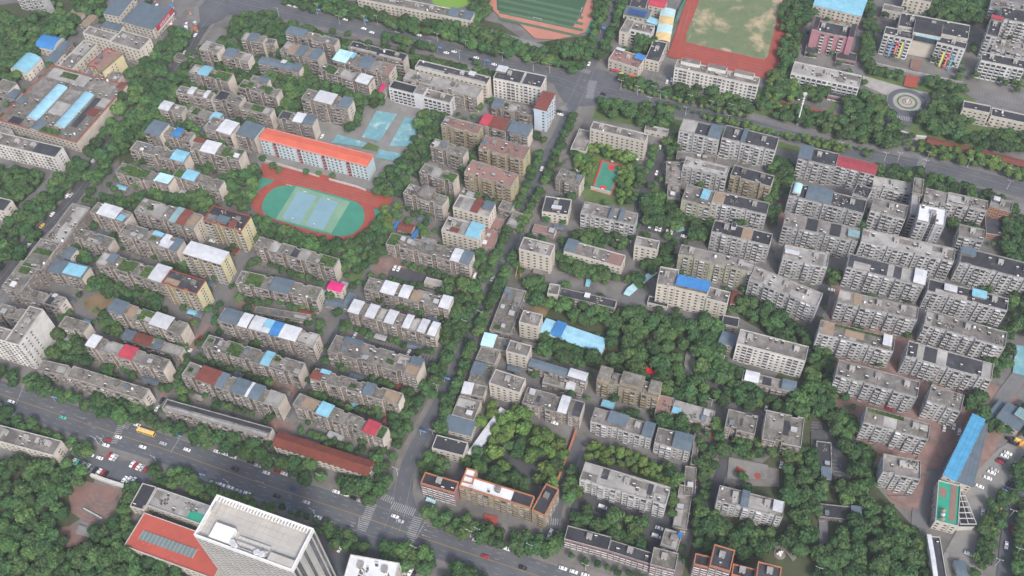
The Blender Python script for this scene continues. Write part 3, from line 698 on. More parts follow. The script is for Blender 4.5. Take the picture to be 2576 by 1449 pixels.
# ---------------------------------------------------------------- the buildings of the photograph
# tile, front-left, front-right and a back corner of the roof, storeys, wall, roof, roof pieces # own label
BUILDINGS = """
00 150 -70 418 15 525 -30 5 W l
00 1040 135 1198 165 1385 -30 4 C s
00 1225 215 1535 300 1715 100 3 C s d:.45,1 # broad market hall under slate roofs with red signboard and maroon rear wall
00 1015 270 1200 310 1245 255 2 C s
00 835 335 1105 415 1180 350 5 C g
00 1110 425 1405 512 1510 390 5 C g
00 590 665 725 705 930 430 3 C g
00 880 660 1030 725 1225 545 4 Y p V:.7,1,0,1
00 820 770 1180 825 1235 740 2 O m
00 -10 1215 770 1440 1255 850 3 C m ^i:.26,.4,.14,.72 ^i:.62,.75,.14,.72 ^s:.4,.52,.0,.16 r:.86,.97,.4,.52 l:.05,.55,.8,.97 d:.78,.86,.2,.7 r:.93,1,.9,1 g:.03,.22,.5,.75 l:.42,.6,.3,.5 g:.42,.58,.55,.72 d:.1,.25,.02,.12 G:.5,.75,.02,.1 G:.2,.4,.86,.95 l:.86,.97,.58,.72 s:.02,.1,.3,.4 g:.6,.9,.8,.95 # trim huge square market block with two pale blue barrel skylights
00 110 705 270 750 440 600 2 C ^b ^b:0,1,0,1 # hall under a light blue barrel roof beside the dark tree belt
00 360 480 545 517 655 395 2 C ^B ^B:0,1,0,1 # hall under a deeper blue barrel roof beside the dark tree belt
00 565 500 640 520 735 430 2 O s
00 460 610 560 635 640 530 2 C s
00 800 258 875 280 962 160 1 O o
00 690 150 810 172 830 120 1 O o
00 -60 960 160 1015 230 935 1 O m s:.6,1
00 -60 890 80 935 165 840 2 O m
00 2005 500 2180 550 2240 460 5 O m l:0,.35
00 2230 570 2490 625 2530 545 5 O m s:.1,.5 l:.7,1
00 2430 405 2640 440 2690 370 5 O g l:0,.3 s:.3,.7
00 1900 735 2290 835 2325 745 5 O m b:.25,.48 G:.6,.95
00 1770 935 2120 1010 2150 940 5 O m w:.35,.5 w:.8,.9
00 2150 1000 2400 1065 2450 970 5 O m d:0,.4
00 1600 1105 1820 1160 1870 1080 4 O m w:0,.45
00 1880 1140 2190 1240 2250 1170 4 O m b:.75,1 G:.1,.5
00 1455 1330 1600 1370 1700 1245 5 O s
00 1610 1350 1900 1425 1930 1335 4 O g B:.42,.65 m:0,.3
00 2050 1290 2320 1375 2400 1255 5 O g w:.5,1
00 2375 1345 2555 1400 2650 1265 5 O s
00 1740 590 1900 640 1950 580 1 O g
10 -180 880 200 985 340 930 5 O m G:0,.3 G:.5,.8
10 300 345 785 470 832 400 5 O m s:0,.37 m:.5,.8
10 -150 400 180 450 195 400 4 O m
10 240 520 620 615 690 520 5 O g o:.15,.4 s:.42,.6 s:.78,1
10 20 630 430 725 455 660 4 O s w:.52,.62,.5,1 s:.85,1
10 775 620 1335 765 1408 660 5 O g c:0,.24 b:.15,.3,.5,1 s:.45,.66 p:.88,1
10 925 490 1480 625 1562 560 5 O d l:.02,.5,.1,.4 l:.55,.95,.05,.35
10 1600 680 2320 855 2355 780 6 C d l:.02,.4,.1,.4 l:.45,.97,0,.35 w:.72,.8,.5,1
10 1480 795 2220 990 2272 890 5 O l l:.35,.55 l:.7,.98
10 1335 885 1950 1045 1985 965 4 S g V:.42,.58,-.1,.95 d:0,.38 # white school wing with open corridors and a stair tower, above two blue courts
10 625 715 1130 870 1188 790 5 O m G:.1,.3 l:.4,.65 w:.75,.98
10 1175 935 1290 960 1350 835 1 O l P:.5,.75 P:.2,1,.8,1
10 455 995 920 1110 980 1010 6 O m w:.28,.66 s:.8,1
10 215 1200 565 1275 622 1190 5 O m d:0,.28 w:.45,.7 s:.73,1
10 -150 1090 140 1165 215 1110 5 O m G:.3,.7 l:.7,.9
10 -60 810 110 850 135 800 4 O m s:.5,1
10 38 1395 1110 1669 1180 1559 5 B T # long pale blue school block under a bright red ridged roof
10 1860 1260 2230 1360 2260 1265 5 K p
10 2250 1265 2730 1390 2776 1285 4 O g R:0,.18 r:.18,.52 s:.58,1
10 1020 -10 2160 215 2212 140 3 C m s:.8,.88 s:.92,1
10 2370 1085 2780 1175 2790 1090 3 O g s:0,.22
20 -190 790 290 890 368 775 6 X d w:0,.2,.5,1 l:.55,.6 # grey corner apartment slab with rounded end at the top crossroads
20 222 1088 345 1118 420 940 7 L r # tall white and pale blue corner tower with a rusty sloping roof
20 970 600 1270 695 1330 580 3 C p B:.72,1,.55,1 w:.05,.3,.8,1 # white three storey shop house with small bright blue roof sheet
20 1080 320 1165 342 1232 210 4 C g
20 1190 300 1400 345 1432 262 4 S g
20 1120 145 1368 192 1395 100 3 C s
20 1180 70 1340 95 1390 -20 3 O d
20 1370 50 1530 82 1552 5 3 C R
20 1340 215 1455 252 1475 200 2 O b
20 1340 600 1478 630 1562 435 3 C d
20 1635 680 2470 865 2506 790 6 X g V:.05,.28,.6,1.1 V:.38,.6,.6,1.1 V:.7,.93,.6,1.1 # long white apartment slab beside the red running track
20 785 1300 1340 1432 1422 1368 6 C g # cream school slab with rows of small windows facing the basketball court
20 590 1500 740 1535 800 1330 2 C g
20 1330 1310 1560 1360 1590 1310 1 C l
20 1680 1315 2080 1410 2125 1290 6 W d l:0,.38 s:.72,1
20 2110 1390 2645 1520 2696 1392 6 W d s:.35,.42
21 1650 150 2040 205 2060 130 2 O m
21 435 350 672 428 735 330 4 O m
21 300 685 562 722 628 570 3 C d w:.35,.7,.2,.4
21 690 695 1230 820 1287 710 5 W g s:.52,.56 s:.7,.76
21 70 1060 383 1138 442 1020 6 C g
21 520 1085 1095 1245 1155 1130 3 C g s:0,.18 p:.75,1
21 1230 1020 1460 1070 1500 985 5 C g
21 1545 395 1700 405 1712 190 3 O g
21 1560 545 1690 555 1702 415 3 O g
21 1715 230 2155 340 2178 235 5 W l
21 2195 320 2600 435 2632 325 5 K d
21 1705 565 1990 640 2052 485 6 G g b:.6,.85,.3,.9
21 2015 590 2560 715 2590 600 5 W d o:0,.2
21 2005 885 2590 1030 2636 915 6 W d o:.5,.68 V:.3,.38,.6,1
21 1675 1110 2425 1300 2462 1205 6 G g
21 200 880 420 930 450 860 1 O p
20 1940 1540 2070 1570 2080 1520 1 O d
22 1455 -35 1645 0 1660 -180 7 C g
22 1640 0 1960 75 1992 -45 7 C g B:0,1,.15,1 # pinkish hospital block with a bright blue roof at the curved drive
22 1955 110 2162 165 2202 50 6 C g
22 1360 150 1560 200 1565 130 1 C d
31 300 150 680 238 718 105 6 W d s:0,.33
31 688 215 1080 310 1112 215 6 W k # grey white apartment slab under a wavy dull red roof
31 210 520 960 705 1006 575 6 W d ^c:.03,.14,.25,1 s:.22,.55
31 850 500 1000 555 1036 450 6 W d
31 1050 430 1430 500 1452 400 4 W l
31 1450 500 1548 520 1578 365 6 O g
31 1430 695 1508 710 1535 530 6 W l
31 1030 672 1380 762 1397 625 6 W g
31 1500 770 1775 832 1797 668 8 W W U:.45,.66,.6
31 1565 555 1795 610 1805 500 5 W g
31 1800 590 2200 680 2216 580 5 W g w:.1,.4,0,.15
31 2225 630 2440 695 2455 590 4 N g w:.1,.35,.5,.9
31 2190 905 2390 935 2440 720 1 N d
31 150 822 900 990 942 862 6 W g d:.3,.45 d:.62,.76 t:.86,1,.2,.7
31 935 982 1868 1190 1896 1062 6 W l
31 145 1150 595 1245 632 1112 6 W l w:.03,.33,.3,.6
31 790 1240 1565 1435 1592 1300 6 W d l:.08,.3,0,.6 l:.52,.6 l:.7,.85 w:.86,1
31 1925 1195 2700 1395 2745 1240 6 W d s:0,.18,.5,1
31 1915 925 2165 980 2192 870 5 W g
32 -190 -90 490 188 548 60 6 W l
32 697 140 1500 325 1522 205 6 W g l:0,.15,.4,1 o:.2,.3
32 1602 32 2405 235 2432 115 6 W d l:.1,.5,0,.4 b:.55,.72,.4,1 w:.2,.35,.3,.8
32 502 455 1258 645 1296 515 6 W m o:.05,.2 o:.35,.6,.3,.8 w:.85,.95,.2,1 G:.2,.9,.8,1
32 1570 368 2380 605 2406 452 6 W g
32 1385 690 2247 932 2264 770 6 W d l:.12,.2 l:.35,.47 l:.88,1
32 680 878 1500 1105 1532 950 6 W g
32 1602 1132 1935 1248 1968 1085 6 W g
32 960 1350 1610 1529 1650 1380 6 W m G:.05,.6,.75,1 l:.3,.5
32 -316 560 375 742 422 600 6 X g
22 2310 930 2840 1060 2880 970 2 O g w:.05,.3 d:.38,.55 s:.75,1
33 -60 75 330 160 60 -200 4 O m d:.5,.65,.3,.8
22 2140 1405 2440 1480 2495 1300 4 O m d:.45,.55,.3,.7
33 1150 405 1530 482 1547 300 6 W g
23 2060 690 2720 862 2766 715 5 W g s:.36,.46 w:.84,.97,.2,.9
33 510 855 980 905 1000 775 1 O d s:.7,.9,.4,1
33 490 470 640 490 610 110 1 O d s:.3,.9,0,.3
33 1765 430 1890 495 2330 -50 4 C A # long narrow building under a vivid azure roof along the lane
33 1900 495 2060 555 2500 30 3 C s l:.5,1,.6,.78
33 1680 895 1910 955 1975 555 3 C v p:.58,.85,.1,.98 p:.1,.4,.62,.85 # playground roof deck in green with a red running strip
33 1665 1500 1800 1510 1792 1065 3 C d w:0,.25
33 1920 1500 2030 1500 2010 1300 1 C s
32 2300 1300 2520 1440 2640 1290 2 C s t:.5,1,.5,1
32 2190 1290 2290 1360 2420 1190 1 C s
02 50 540 190 577 457 225 9 X g # tall cream slab beside the bottom avenue with a windowed end wall
02 -250 450 55 540 125 430 9 X g
02 -50 265 230 335 312 235 4 O m
02 210 100 418 155 500 65 3 O m
02 440 160 598 205 672 105 4 O m d:0,.4 w:.3,.5,.7,1
02 590 390 838 462 905 355 3 O m
02 1090 235 1818 478 1908 365 5 O m s:0,.2 o:.22,.33 G:.38,.55 w:.58,.82
02 870 590 1640 842 1692 722 5 O g w:0,.12 l:.2,.4 R:.43,.6
02 1230 520 1800 690 1862 605 2 O g s:0,.18 r:.2,.48 s:.55,.66 l:.68,1
02 670 895 1440 1132 1532 1030 4 O m
02 380 830 640 885 700 785 3 O m
02 1630 1215 2700 1512 2745 1415 3 O m l:.02,.98,.1,.4 d:0,1,.55,1
02 1830 880 2796 1215 2898 1085 5 O m r:.15,.35 s:.35,.43 s:.52,.66 s:.7,.8 w:.66,.7 l:.85,1
02 2190 330 3150 602 3236 480 5 O m s:.03,.2 w:.22,.31 w:.34,.45 w:.46,.54,0,.4 b:.46,.54,.4,1 B:.55,.64 w:.64,.82 l:.92,1
02 2030 600 3000 892 3086 766 5 O g d:.08,.12,.5,1 G:.24,.38 b:.62,.7
12 -20 250 530 342 560 275 1 O m
12 930 250 1800 500 1868 378 4 O m w:0,.12 w:.2,.3 l:.32,.38 w:.42,.52 w:.63,.7 l:.71,.78 w:.8,.88 w:.92,1
12 720 640 1612 905 1692 735 5 O g s:.12,.32,.7,1 s:.88,1,.6,1 o:.86,1,.1,.55
12 545 920 1430 1180 1502 1072 5 O m r:0,.1,0,.7 b:.08,.18,.7,1 s:.6,.7 o:.82,.98
12 370 1175 1270 1532 1350 1420 5 O m b:.27,.4 R:.79,.92 G:.93,1 o:.08,.22
12 690 170 850 205 880 130 1 O s
12 870 190 940 205 1020 60 1 O s
12 2350 425 2560 475 2690 30 2 O m
12 2265 590 2530 645 2576 525 2 O m c:0,.45
12 2210 720 2400 775 2510 655 2 O m
12 2130 955 2330 1000 2420 800 2 O m s:0,.6,.4,1
12 2060 1065 2290 1105 2340 1000 2 O m w:.05,.45
12 1970 1280 2190 1340 2260 1140 2 O m
12 1885 1420 2160 1490 2225 1345 2 C s
13 1770 165 2085 245 2125 110 3 C d
13 2130 210 2200 250 2395 -280 1 C w
22 -230 960 75 1060 155 925 5 C g
22 70 348 265 395 313 275 5 C g
22 280 440 895 655 960 520 2 C i l:0,.18 B:.19,.34 # long low hall under pale cyan sheets beside the wooded park
22 -60 640 155 697 212 590 5 C g
22 165 780 738 950 772 880 3 O s w:.7,1
22 100 1160 680 1315 736 1155 4 O g w:.62,.76 d:.85,1 d:.2,.27,.3,.7
22 300 965 700 1065 740 960 1 O l w:.6,.8
22 850 940 1470 1110 1502 985 5 K m V:.0,.2,.0,1.15 V:.36,.72,.2,1.2 V:.82,1,.2,1.1
22 790 1340 1400 1520 1452 1385 4 W g s:.26,.56,.2,1 s:.84,1
23 1430 110 1790 205 1826 50 4 W g s:.5,1
22 1430 1285 1590 1320 1622 1110 2 O p
22 1600 1265 2010 1380 2032 1240 2 O l b:.02,.2,0,.4
22 470 80 1030 210 1052 130 2 O d
22 355 60 460 78 500 -20 3 C g
22 2110 370 2272 402 2292 310 2 C d
22 2080 540 2220 590 2252 480 3 C s
22 2195 150 2250 162 2282 40 1 C r
13 1655 520 2000 622 2036 505 5 P d # trim pink striped government wing with dark roof and orange trim
13 2045 548 2760 772 2802 650 5 K W d:.72,1 # trim long government office block with bright white roof and orange trim
13 2070 505 2180 532 2198 385 5 K W # trim narrow office wing with white roof and orange trim
23 198 788 330 850 428 560 5 K d # trim dark roofed end wing of the orange trimmed government offices
23 680 475 1545 738 1590 560 5 W l d:.22,.3,.4,1 d:.76,.82,.3,.9
23 525 1080 965 1198 1002 1062 3 P d
23 965 1198 1390 1335 1422 1225 3 P d
23 1390 1335 1640 1400 1688 1230 4 P m
23 1490 1145 1660 1200 1710 1025 3 O l B:.82,1,.7,.95
23 1985 1348 2195 1412 2246 1195 6 P d # trim taller dark roofed block with orange trim beside the wooded gully
23 1825 1335 1980 1372 2000 1260 5 P d # trim lower orange trimmed wing beside the narrow shed lane
23 2205 1440 2440 1500 2470 1390 5 P d # trim low dark link between two orange trimmed blocks
23 2450 1480 2690 1540 2715 1365 6 P d # trim easternmost dark roofed block with orange trim
23 1615 960 1755 990 1845 565 1 O g
23 1725 640 1840 655 1890 365 1 O g
23 1795 330 1850 340 1965 20 1 O m
13 175 130 1120 432 1178 300 3 C U # long low block under dark red tiles beside the bottom avenue
03 -300 20 540 240 625 95 3 C g
03 1250 1150 2150 1480 2340 1130 3 C q # broad podium under salmon red roofing with a long glass skylight
03 1480 740 2020 930 2170 765 3 C l v:.72,1,0,.5
03 1310 750 1450 790 1585 560 3 C d l:.8,1,0,.2
13 880 1480 1380 1570 1430 1320 5 C W # cream corner block with white tiled roof in the bottom parking yard
30 440 310 860 395 902 290 6 Q d V:0,.13,-.1,1.1 V:.87,1,-.1,1.1 # pink teaching block with white balconies and dark roof
30 370 530 500 552 532 470 1 P d
30 680 590 880 628 892 545 1 P d
30 455 50 935 165 990 -10 3 C b # sports hall under a wide light blue sheet roof at the top edge
30 232 735 915 880 936 765 4 S l
30 600 960 800 1005 818 925 1 P d
30 1310 265 2010 400 2032 262 6 C d V:.22,.62,-.4,.5 # wide dark roofed main school building behind the pale blue roof canopy
30 1165 345 1450 405 1482 335 6 S d
30 1700 430 1985 500 2012 440 6 S d
30 2195 350 2310 378 2332 190 7 W d R:0,1,.8,1
30 2335 192 2750 262 2762 140 6 W d
30 2250 480 2700 570 2712 470 4 W g
30 2140 612 2580 702 2592 615 5 S d # school block with five white strip balconies and dark roof
30 1370 -20 1640 32 1652 -60 4 C g
30 1150 100 1350 142 1370 85 2 C g
30 2230 70 2700 170 2712 80 4 W g
30 1960 1090 2230 1145 2272 1080 4 C d
30 2240 1170 2700 1270 2722 1190 3 C d
30 2000 1195 2230 1240 2240 1180 1 P d
01 -300 -60 555 142 637 38 5 X g d:.72,1 # long white apartment slab with cream windowless end beside the tree belt
01 -250 610 42 682 132 575 4 C d
01 1160 290 1690 432 1762 335 4 O m G:.1,.55 G:.2,.5,0,.5 c:.75,1,.1,.9
01 1735 330 2200 462 2266 378 4 O m b:.22,.48 G:0,.2
01 1310 60 1850 200 1932 112 4 O m b:.76,1
01 1910 55 2400 175 2486 72 5 O m w:.22,.52 G:.6,.88 r:0,.18,.6,1
01 425 1000 610 1048 890 640 5 O g
01 215 1225 415 1275 620 1005 5 O m G:.1,.9,.3,.7
01 20 1440 215 1492 425 1230 5 O m G:.2,.7,.6,1
01 740 955 1082 1055 1142 950 3 O m
01 905 690 1250 800 1342 700 5 O m w:.22,.48 w:.5,.75 b:.8,.97,0,.5
01 1350 685 1945 860 2050 722 6 O m l:.28,.42 t:.6,.7 r:.7,.85 o:.86,.97,.2,.9
01 2045 768 2428 882 2502 728 7 Y d m:.02,.3,.05,.5 s:.33,.6,.1,.5 r:.68,.8,0,.4 # tall yellow apartment tower with red trimmed dark roof by the oval track
01 1195 905 1775 1095 1868 985 6 O m w:.7,.8,.3,1 w:.72,.88,0,.6 s:.88,1 b:.5,.66,.7,1
01 1840 1098 2222 1212 2296 1088 7 Y w # yellow apartment tower under a bright white ribbed roof
01 965 1205 1500 1370 1590 1255 5 O m l:0,.16 s:.17,.3,.3,1 G:.38,.66 G:.8,.98
01 1500 1370 1640 1412 1720 1260 5 O g w:0,1,0,1
01 1625 1402 1980 1512 2102 1388 7 Y d o:.03,.42,.1,.5 # yellow apartment tower with black and tan roof above the side lane
01 480 1275 822 1358 906 1235 4 O s b:.48,1,0,.8
01 600 1130 700 1160 790 1060 3 O s
11 -20 1035 780 1262 838 1160 5 O m l:.18,.28 d:.45,.53 l:.54,.66 G:.8,.98
11 -210 1405 606 1585 702 1460 4 O m s:.42,.66 G:.1,.3
12 715 5 850 42 880 -35 3 C P
11 1480 500 1870 640 1932 540 5 O g V:.35,.65,.1,1.2
11 1640 290 1980 402 2038 312 5 O m l:.3,.56 G:.75,1
11 1750 30 2080 140 2152 65 5 O m
11 2240 45 2690 165 2786 45 6 K p
11 2095 290 2562 440 2651 315 6 K p # tan apartment slab with reddish flat roof beside the central street
11 1980 640 2342 742 2402 610 5 C l r:.5,.68 s:.74,1,.4,1 l:.15,.45
11 1865 870 2232 972 2290 830 5 C l b:.66,1 r:.25,.45,0,.3
11 1305 1010 2142 1232 2192 1112 4 O m w:.78,.89 s:.89,1 G:0,.12
11 2230 1030 2390 1062 2516 770 1 O p
11 2435 650 2560 690 2610 610 2 O m
11 1420 860 1560 892 1590 820 1 O r
11 1540 965 1572 978 1640 860 1 O B
11 1640 1000 1790 1038 1812 970 2 O l
12 1085 10 1935 228 2002 115 4 O m w:.2,.36 w:.42,.53 o:.54,.66 w:.89,1
12 1690 -50 1890 0 1915 -55 1 C l
21 -60 820 40 850 90 700 2 O m
00 -200 1310 60 1370 110 1300 3 W g
"""
# trim: the orange or red coping rules are carried by the label's first word
LM = [("the oval running track", 800, 540), ("the long red-roofed school block", 800, 385), ("the pale blue corner tower", 1368, 290), ("the wide top crossroads", 1463, 212),
      ("the bottom crossroads", 1000, 1290), ("the striped football pitch", 1365, 25), ("the patchy grass pitch", 1860, 60), ("the barrel-skylight market", 140, 265),
      ("the azure roofed building", 2430, 1110), ("the salmon roofed podium", 420, 1370), ("the orange trimmed offices", 1250, 1240), ("the wooded park", 1600, 870),
      ("the blue roofed hospital", 1740, 715), ("the green basketball court", 1525, 445), ("the round flower plaza", 2280, 255), ("the white-roofed yellow tower", 520, 640),
      ("the tall cream slab", 80, 850), ("the long dark red tiled block", 815, 1145), ("the dull red wavy roof", 2155, 415), ("the two blue courts", 985, 320),
      ("the pink teaching block", 2090, 90), ("the green playground deck", 2390, 1260), ("the pale cyan hall", 1460, 850), ("the brick terraces", 250, 1290),
      ("the U-shaped white roof", 2350, 540), ("the bright pink roof", 843, 722), ("the pink office block", 1560, 1385), ("the tan reddish roof slab", 1235, 450),
      ("the garden court parking bays", 1290, 1150), ("the tall white tower", 640, 1350), ("the triangular parking yard", 2095, 1150), ("the cream school slab", 1560, 350),
      ("the big top left junction", 590, 15), ("the worn sand pit", 1890, 1250)]
# cars: tile x y heading colour
CARS = """
00 1970 360 b white;00 1862 537 b white;00 1315 1205 b white;00 1275 1285 b white;10 1085 296 a white;10 1165 335 a white;10 1640 362 a white;10 900 205 a white
10 335 60 a white;10 400 78 a white;10 1915 540 a white;10 1993 530 a white;10 2215 590 a white;10 2165 605 a black;10 2395 657 a white;20 775 650 b white;20 1290 918 a white
20 915 955 a black;20 1580 1060 a red;20 1560 830 b white;20 1605 812 b white;20 475 1130 a black;20 485 1160 a white;10 670 1378 b white;11 2095 470 b silver;11 1397 1255 b white
11 1438 1262 b white;11 2208 1333 b white van;11 2380 1360 b silver;01 680 530 b white;01 720 522 b silver;01 532 714 b white;01 335 970 b white;01 295 1025 b white;01 2135 985 a white
01 430 830 b yellow;01 950 175 b silver van;21 300 255 b white;21 1487 40 b white;21 1455 298 b white;21 1258 165 b white;21 655 275 a white;21 1390 830 b white
21 1455 855 b white;21 1490 862 b white;21 1560 885 b white;21 1605 893 b white;21 1730 938 a white;21 650 1300 a silver;30 310 995 b white;30 1390 -400 a white
32 635 27 a white;32 222 397 b white;32 1865 1400 b white;32 1770 1420 b white;32 1980 1435 b silver;02 120 1150 a white;02 838 1192 a black;02 638 1312 a green;02 1385 1385 a white
02 1912 645 b white;02 1587 1222 b white;02 1635 1140 b black;02 1810 830 b black;02 2005 610 b grey;02 2010 510 b red;03 1195 57 a white;03 1097 90 a red;03 1070 140 a white;03 1440 158 a white
03 1645 122 a silver;03 1885 185 a white;03 2187 203 a white;03 2270 228 a white;03 2348 258 a white;03 2525 310 a black;03 2370 380 a black;03 915 237 a white;03 1007 268 a white;03 745 187 a silver
03 1105 245 b red;03 1135 258 b white;03 1168 265 b silver;03 668 290 b black;03 700 297 b red;03 745 305 b white;03 775 312 b green;03 835 340 b white;03 860 350 b silver;03 885 358 b white
03 925 385 b grey;03 962 395 b black;03 1002 407 b white;03 1035 420 b red;03 1070 432 b black;03 1337 330 b white;03 1368 342 b red;03 1400 357 b white;03 1435 368 b silver;03 1470 382 b red
03 1260 482 b white;03 1303 487 b white;03 1350 492 b white;03 2150 517 a white;03 2232 538 a white;03 2318 565 a white;03 2400 598 a silver;03 2490 625 a white
13 108 417 a white;13 215 403 a red;13 290 427 a white;13 20 345 a silver;13 385 583 a blue;13 212 650 a black;13 508 713 a silver;13 810 608 a white;13 898 635 a white;13 985 672 a black
13 1050 700 a silver;13 625 865 a white;13 732 912 a white;13 1400 857 a white;13 1452 902 a silver;13 2215 1095 a white;13 2305 1260 a red;13 2437 1150 a blue;13 2520 1180 a white
13 808 1170 b red;13 847 1180 b white;13 1470 1395 b black;13 1515 1405 b silver;13 1555 1415 b white;13 1600 1425 b black
23 110 1372 a black;23 35 1210 a black;23 512 1378 a white;23 620 1412 a white;23 735 1445 a white;23 387 1018 b white;23 372 1055 b white;23 302 497 a white;23 330 415 a silver;23 880 800 a black;23 912 762 a white van
23 1480 975 a white;23 1450 1055 a white van;23 1040 1010 b white;22 430 1365 a white;22 2555 1215 b silver;12 998 483 b white;12 1120 487 b silver;12 1540 655 b white;12 1870 692 b white;12 120 135 a white
12 188 272 a white;12 405 342 a silver;12 75 235 a black;12 1625 690 a silver;12 1420 752 a black;33 2125 555 c white;33 2205 470 c white;33 2243 415 c white;33 2275 390 c silver;33 2330 310 c red;33 2350 290 c black;33 2375 250 c white;33 2410 222 c white
33 2490 415 c white;33 2155 815 b white;33 2285 843 c silver;33 2265 898 c white;33 2298 762 c yellow van;33 2325 715 c black;33 2350 680 c black;33 2365 645 c white;33 2390 608 c white;33 2410 580 c blue;33 2430 545 c black;33 2450 525 c black
33 2470 500 c grey;33 2512 805 b black;33 2445 985 b red;33 2393 1145 b white;33 2012 1232 c white;33 2127 1312 c white;33 130 338 b white;33 1215 -225 a red;33 1920 5 b white;33 1970 10 b white
33 2430 80 c black;33 2460 120 c black;33 2520 100 c yellow van
"""
# lamps: tile x y (foot)
LAMPS = """
10 235 170;10 925 195;10 1100 250;10 1225 250;10 1440 415;10 1757 500;10 1830 425;10 2050 600;10 2115 500;10 2480 620;10 630 130;10 845 250;20 380 740;20 215 715;20 1095 900;20 1260 960;20 1430 960;20 1490 1010
20 1787 1050;20 2000 1110;20 1383 1070;20 1745 1170;20 2165 1250;20 2195 1140;21 1200 200;31 1165 180;31 1560 255;31 2400 460;31 720 75;31 1590 170;31 2000 240;31 1300 180;31 2415 340
03 1000 130;03 1590 320;03 2320 560;03 1055 130;13 240 350;13 660 500;13 600 850;13 1430 440;13 2160 1060;13 1790 60;13 1610 1220;13 2240 1040;23 740 1400;23 185 1200;12 2110 410;12 1830 1050;12 2270 320
33 2570 530;33 2420 860;33 2280 1350;33 2480 1240;33 490 1430;22 2120 760;22 2000 1200;02 1220 1060
"""
# ---------------------------------------------------------------- ground, roads and paint
def W2(pts, k=6, z=0): return curve_pts([(P(x, y, z).x, P(x, y, z).y) for x, y in pts], k)
def WT(tile, pts): return [(P(*T(tile, x, y)).x, P(*T(tile, x, y)).y) for x, y in pts]
def WP(pts): return [(P(x, y).x, P(x, y).y) for x, y in pts]
g = MB(); g.quad((-3500, -1500, 0), (3500, -1500, 0), (3500, 5000, 0), (-3500, 5000, 0))
o = g.build('ground', [MAT['ground']]); o['kind'] = 'structure'
def area(name, m, pts, z=None, kind='structure', smooth=False):
    w = WP(pts); 
    if smooth: w = curve_pts(w, 5, True)
    return flat(name, w, m, kind, z=z)
mat('plaza_pale', (0.36, 0.34, 0.32), (0.28, 0.265, 0.25), 0.15)
# planted soil and lawns (under the trees)
for nm, m, pts in [
    ('planted_soil', 'soil', [(-60,20),(250,-20),(260,60),(200,60),(120,120),(60,200),(-60,210)]),
    ('planted_soil', 'soil', [(-60,430),(60,420),(115,450),(60,520),(-60,560)]),
    ('planted_soil', 'soil', [(720,-20),(1190,45),(1260,60),(1330,110),(1500,85),(1530,130),(1490,180),(1400,195),(1235,160),(1000,100),(800,30)]),
    ('planted_soil', 'soil', [(560,70),(700,45),(860,95),(1240,175),(1240,215),(1010,170),(860,150),(700,130)]),
    ('planted_soil', 'soil', [(400,160),(640,140),(800,170),(790,270),(560,330),(300,420),(300,330)]),
    ('planted_soil', 'soil', [(0,1170),(150,1140),(240,1200),(210,1300),(150,1340),(330,1370),(500,1460),(-60,1520)]),
    ('planted_soil', 'soil', [(1330,740),(1600,775),(1830,790),(1830,1010),(1640,1000),(1500,930),(1350,880)]),
    ('planted_soil', 'soil', [(1960,1130),(2100,1080),(2210,1230),(2330,1360),(2360,1500),(1700,1500),(1760,1300)]),
    ('planted_soil', 'soil', [(2020,850),(2080,860),(2120,1060),(2020,1110),(1900,1020)]),
    ('planted_soil', 'soil', [(1840,730),(1960,790),(2040,830),(2000,880),(1860,800)]),
    ('lawn', 'lawn', [(2170,160),(2290,200),(2460,240),(2440,280),(2290,240),(2160,200)]),
    ('lawn', 'lawn', [(2110,230),(2230,240),(2235,300),(2120,340),(2050,330)]),
    ('lawn', 'lawn', [(2330,240),(2420,290),(2576,330),(2700,400),(2300,350),(2280,310)]),
    ('lawn', 'lawn', [(1570,210),(1900,260),(2000,300),(1860,295),(1560,235)]),
    ('lawn', 'lawn', [(1500,265),(1700,300),(1960,340),(2300,430),(2300,450),(1960,372),(1700,330),(1490,300)]),
    ('lawn', 'lawn', [(1225,1010),(1440,1110),(1410,1220),(1190,1180)]),
    ('lawn', 'lawn', [(1470,1110),(1700,1190),(1700,1250),(1560,1170),(1480,1150)]),
    ('lawn', 'lawn', [(1440,380),(1600,400),(1590,520),(1470,510)]),
    ('lawn', 'lawn', [(1630,460),(1720,480),(1740,590),(1620,560)]),
    ('algae_pond', 'algae', [(1075,-30),(1180,-30),(1185,10),(1140,24),(1090,10)]),
    ('vacant_earth', 'earth', [(215,750),(260,738),(320,760),(300,790),(240,795),(210,770)]),
    ('vacant_earth', 'earth', [(1335,762),(1385,770),(1370,800),(1330,790)])]:
    area(nm, m, pts)
